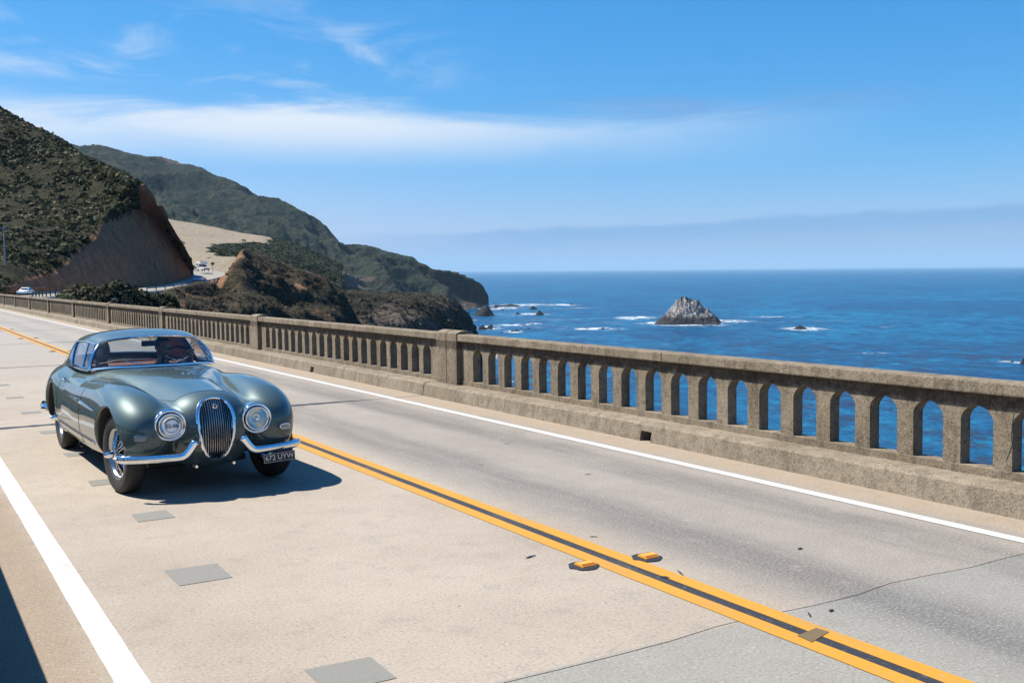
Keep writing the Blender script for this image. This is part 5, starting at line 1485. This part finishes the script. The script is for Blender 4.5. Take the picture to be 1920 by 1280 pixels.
def person(label, hx, hz, hy, hands, turn, shirt, skin, hairc, cap):
    """seated figure; hx, hy, hz is the middle of the head"""
    root = empty('person', CAR_M); tag(root, label, 'person')
    sh = hz - .265; hip = (hx, hy + .09, .60)
    L, Rr = [], []

    def fn(P):
        d = ellipsoid(P, (hx, hy, hz), (.074, .096, .116))
        d = smin(d, ellipsoid(P, (hx, hy - .045, hz - .055), (.055, .060, .062)), .03)
        d = smin(d, capsule(P, (hx, hy - .085, hz + .015), (hx, hy - .112, hz - .022), .010, .014), .014)     # nose
        d = smin(d, ellipsoid(P, (hx, hy - .086, hz - .062), (.024, .012, .007)), .008)
        for s in (-1, 1):
            d = smin(d, ellipsoid(P, (hx + s * .077, hy + .01, hz - .008), (.012, .022, .033)), .008)
            d = smax(d, -ellipsoid(P, (hx + s * .031, hy - .100, hz + .020), (.018, .014, .011)), .012)
        d = smin(d, capsule(P, (hx, hy + .02, hz - .08), (hx, hy + .045, sh), .054, .062), .03)
        d = smin(d, ellipsoid(P, (hx, hy + .06, sh - .17), (.175, .115, .25)), .05)
        d = smin(d, capsule(P, (hx - .15, hy + .05, sh - .03), (hx + .15, hy + .05, sh - .03), .068, .068), .05)
        d = smin(d, ellipsoid(P, (hip[0], hip[1], hip[2] - .02), (.17, .14, .13)), .05)
        for s, hand in zip((-1, 1), hands):
            S0 = np.array([hx + s * .175, hy + .05, sh - .03]); H = np.array(hand); mid_ = (S0 + H) / 2 + np.array([s * .06, .02, -.11])
            d = smin(d, capsule(P, S0, mid_, .056, .044), .03); d = smin(d, capsule(P, mid_, H, .043, .029), .02)
            pal = H + (H - mid_) / np.linalg.norm(H - mid_) * .035
            d = smin(d, ellipsoid(P, pal, (.036, .036, .030)), .02)
            for k in range(4):
                b0 = pal + np.array([-.027 + .018 * k, -.012, .022]); b1 = b0 + np.array([0, -.030 + .004 * k, .010]); b2 = b1 + np.array([0, -.006, -.030])
                d = smin(d, capsule(P, b0, b1, .0095, .009), .006); d = smin(d, capsule(P, b1, b2, .009, .0075), .004)
            tb = pal + np.array([-s * .030, 0, 0]); d = smin(d, capsule(P, tb, tb + np.array([-s * .022, -.026, .012]), .011, .009), .008)
            kn = np.array([hx + s * .14, hy - .40, .62]); d = smin(d, capsule(P, (hip[0] + s * .08, hip[1], hip[2] - .04), kn, .085, .062), .04)
            d = smin(d, capsule(P, kn, kn + np.array([0, -.16, -.26]), .058, .042), .03)
        return d
    P, Q, N = surface_nets(fn, (hx - .40, hy - .72, .32), (hx + .40, hy + .30, hz + .16), .0135, 2)
    me_ = mesh(P, Q, smooth=True, name='person_body'); me_.normals_split_custom_set_from_vertices([tuple(v) for v in N])
    me_.materials.append(skin); me_.materials.append(shirt)
    c = P[Q].mean(1); hd = np.min([np.linalg.norm(c - np.array(h_), axis=1) for h_ in hands], 0)
    me_.polygons.foreach_set('material_index', ((c[:, 2] < sh + .035) & (hd > .075)).astype(np.int32))
    obj('figure', me_, None, root)
    # hair or cap, hugging the skull
    def hf(P):
        d = ellipsoid(P, (hx, hy + .008, hz + .010), (.083, .103, .118))
        return smax(smax(d, (hz + .028) - P[:, 2] - np.clip((P[:, 1] - hy) * 1.0, -.02, .085), .02), -ellipsoid(P, (hx, hy, hz), (.070, .09, .11)), .008)
    P, Q, N = surface_nets(hf, (hx - .11, hy - .13, hz - .10), (hx + .11, hy + .13, hz + .15), .011, 2)
    me_ = mesh(P, Q, smooth=True, name='hair'); obj('cap' if cap else 'hair', me_, hairc, root)
    if cap:
        MB_().prism([(hx - .07, hy - .085), (hx + .07, hy - .085), (hx + .055, hy - .15), (hx, hy - .165), (hx - .055, hy - .15)], 'z', hz + .030, hz + .040).build('cap_brim', hairc, root, bevel=.004)


M_SKIN = simple('skin', (0.42, 0.24, 0.17), .5, vary=.1, scale=20)
person('driver in dark jacket with both hands on the steering wheel', .285, 1.135, 2.46, [(.20, 2.03, 1.06), (.475, 2.02, 1.065)], 0, simple('navy_jacket', (0.016, 0.020, 0.034), .85), M_SKIN, simple('dark_hair', (0.03, 0.024, 0.02), .7), False)
person('passenger in dark cap and dark jacket sitting beside the driver', -.365, 1.12, 2.50, [(-.48, 2.16, .70), (-.25, 2.16, .70)], 0, simple('charcoal_jacket', (0.022, 0.024, 0.030), .85), M_SKIN, simple('dark_cap', (0.02, 0.024, 0.035), .8), True)
# ------------------------------------------------------------------ vehicles on the far road, pole and sign
M_TINT = simple('dark_window', (0.02, 0.025, 0.03), .12, spec=.8); M_LAMP = simple('lamp_lens', (0.7, 0.7, 0.68), .2)


def small_vehicle(name, label, cat, pos, head, col, L=4.3, W=1.75, kind='sedan'):
    """car seen from far away: local x forward"""
    root = empty(name, Matrix.Translation(Vector(pos)) @ Matrix.Rotation(head, 4, 'Z')); tag(root, label, cat)
    pm = simple(name + '_paint', col, .3, .1, vary=.05, coat=.6)
    if kind == 'sedan':
        low = [(-L / 2, .35), (L / 2 - .1, .32), (L / 2, .45), (L / 2 - .05, .68), (L / 2 - .35, .80), (.75, .92), (-1.45, .95), (-L / 2 + .1, .88), (-L / 2, .62)]
        cab = [(.85, .90), (.25, 1.36), (-.15, 1.44), (-.95, 1.40), (-1.65, .93)]
        axl = (L * .30, -L * .30)
    elif kind == 'pickup':
        low = [(-L / 2, .5), (L / 2 - .1, .45), (L / 2, .6), (L / 2, .95), (L / 2 - .2, 1.08), (1.05, 1.16), (-L / 2, 1.16)]
        cab = [(1.1, 1.12), (.55, 1.78), (.2, 1.86), (-.85, 1.86), (-.95, 1.12)]
        axl = (L * .31, -L * .28)
    mb = MB_(); n = len(low)
    for w_, ins in ((-W / 2, 0), (W / 2, 0)): mb.v += [(p[0], w_, p[1]) for p in low]
    mb.f += [tuple(range(n)), tuple(range(2 * n - 1, n - 1, -1))] + [(i, i + n, (i + 1) % n + n, (i + 1) % n) for i in range(n)]
    mb.build('body', pm, root, bevel=.06, smooth=True)
    mb = MB_(); n = len(cab)
    for s_ in (-1, 1): mb.v += [(p[0], s_ * (W / 2 - .06 - (p[1] - .9) * .28), p[1]) for p in cab]
    mb.f += [tuple(range(n)), tuple(range(2 * n - 1, n - 1, -1))] + [(i, i + n, (i + 1) % n + n, (i + 1) % n) for i in range(n)]
    cb = mb.build('cabin', pm, root, bevel=.05, smooth=True)
    # windows laid 6 mm proud of the cabin faces
    def pane(a, b, half_a, half_b, nm):
        a, b = Vector((a[0], 0, a[1])), Vector((b[0], 0, b[1])); d = b - a; nrm = Vector((d.z, 0, -d.x)).normalized(); nrm = nrm if nrm.z > 0 else -nrm
        p0, p1 = a + d * .14 + nrm * .012, a + d * .88 + nrm * .012
        MB_().add([(p0.x, -half_a, p0.z), (p0.x, half_a, p0.z), (p1.x, half_b, p1.z), (p1.x, -half_b, p1.z)], [(0, 1, 2, 3)]).build(nm, M_TINT, cb)
    hw = lambda z: W / 2 - .06 - (z - .9) * .28 - .08
    pane(cab[0], cab[1], hw(cab[0][1]), hw(cab[1][1]), 'windshield'); pane(cab[-1], cab[-2], hw(cab[-1][1]), hw(cab[-2][1]), 'rear_window')
    for s_ in (-1, 1):
        z0, z1 = cab[0][1] + .08, cab[1][1] - .05
        q = [(cab[0][0] - .28, z0), (cab[1][0] - .10, z1), (cab[-2][0] + .06, z1), (cab[-1][0] + .32, z0)]
        MB_().add([(x, s_ * (W / 2 - .06 - (z - .9) * .28 + .012), z) for x, z in q], [(0, 1, 2, 3)]).build('side_window', M_TINT, cb)
        for xx in axl: MB_().lathe([(.0001, .10), (.19, .10), (.20, .08), (.33, .09), (.34, -.09), (.0001, -.09)], 20, 'y', (xx, s_ * (W / 2 - .09), .34)).build('wheel', M_TYRE, root, smooth=True)
        MB_().box(L / 2 - .08, L / 2 + .015, s_ * W * .36 - .12, s_ * W * .36 + .12, .58, .74).build('headlight', M_LAMP, root, bevel=.02)
    MB_().box(L / 2 - .05, L / 2 + .06, -W / 2 + .05, W / 2 - .05, .36, .50).build('bumper', M_CHROME, root, bevel=.02)
    return root, pm


def near_road(px):
    """index of the far road where it crosses a direction"""
    tgt = at(px, 540, 100); a0 = math.atan2(tgt[0], tgt[1])
    return min(range(12, 62), key=lambda i: abs(math.atan2(RL[i].x, RL[i].y) - a0))


def road_heading(i):
    a, b_ = RL[max(i - 1, 0)], RL[min(i + 1, len(RL) - 1)]; return math.atan2(b_.y - a.y, b_.x - a.x)


i = near_road(68); small_vehicle('silver_car', 'silver saloon car on the road just beyond the end of the bridge', 'car', offset(i, -1.9, .06), road_heading(i) + math.pi, (0.62, 0.65, 0.68), 4.5)
i = near_road(366); small_vehicle('blue_car', 'small blue car coming round the bend beside the guardrail', 'car', offset(i, .6, .06), road_heading(i) + math.pi, (0.06, 0.22, 0.55), 4.2)


def toward(p, turn=0.0): return math.atan2(-p[1], -p[0]) + turn


p = at(381, 508.5, 312)
truck, pm = small_vehicle('camper_truck', 'white pickup truck carrying a camper body, parked where the road bends out of sight', 'camper', p, toward(p, .35), (0.78, 0.78, 0.77), 5.4, 2.0, 'pickup')
MB_().prism([(-3.1, 1.17), (-.98, 1.17), (-.98, 1.92), (.55, 2.02), (.75, 2.4), (.6, 2.72), (-3.0, 2.72), (-3.15, 2.5)], 'y', -1.08, 1.08).build('camper_body', pm, truck, bevel=.06, smooth=True)
MB_().box(-2.3, -1.3, -1.10, -1.085, 1.75, 2.2).build('camper_window', M_TINT, truck)
MB_().box(-1.5, -1.0, -.25, .25, 2.722, 2.98).build('roof_unit', simple('grey_box', (.2, .2, .2), .6), truck, bevel=.03)
MB_().box(2.66, 2.74, -.75, .75, .62, .9).build('radiator_grille', M_DARK, truck)
p = at(361, 506.5, 330); small_vehicle('dark_car', 'dark car half hidden by the brown road cut behind the camper', 'car', p, toward(p, .3), (0.03, 0.03, 0.035), 4.4)

# utility pole
p = at(11, 519, 226); pole = empty('utility_pole', Matrix.Translation(Vector(p))); tag(pole, 'grey wooden utility pole standing below the scrub covered hill', 'pole')
M_POLE = simple('grey_pole', (0.26, 0.25, 0.24), .9, vary=.2, scale=2)
MB_().tube([(0, 0, -1.5), (0, 0, 4), (0, 0, 10.0)], [.19, .17, .13], 10).build('shaft', M_POLE, pole, smooth=True)
MB_().box(-.9, .9, -.06, .06, 9.2, 9.34).build('cross_arm', M_POLE, pole)
ins = MB_()
for x in (-.8, -.3, .3, .8): ins.lathe([(.0001, 9.55), (.05, 9.52), (.06, 9.40), (.03, 9.34)], 8, 'z', (x, 0, 0))
ins.build('insulators', M_TINT, pole, smooth=True)

# warning sign, seen from behind, on the outside of the bend
p = at(399, 507, 318); sg = empty('road_sign', Matrix.Translation(Vector(p)) @ Matrix.Rotation(toward(p), 4, 'Z')); tag(sg, 'diamond shaped road sign seen from behind, beside the brown knoll', 'sign')
MB_().box(-.05, .05, -.05, .05, -.6, 2.2).build('post', M_WOOD, sg)
MB_().prism([(0, 1.35), (.62, 1.97), (0, 2.59), (-.62, 1.97)], 'x', .055, .075).build('panel', simple('sign_back', (.10, .11, .12), .6), sg)
# ------------------------------------------------------------------ sea air
hz = bpy.data.materials.new('sea_haze'); hz.use_nodes = True; t = NT(hz.node_tree); t.n.clear()
out = t.new('ShaderNodeOutputMaterial'); pv = t.new('ShaderNodeVolumePrincipled'); t.l.new(pv.outputs[0], out.inputs['Volume'])
pv.inputs['Color'].default_value = (0.44, 0.70, 0.95, 1); pv.inputs['Density'].default_value = 2.6e-5; pv.inputs['Anisotropy'].default_value = 0.0
hb = MB_().box(-95000, 125000, -95000, 125000, SEA - 1.5, 900).build('haze', hz)
tag(hb, 'thin pale sea haze over the coast', 'haze', kind='stuff')
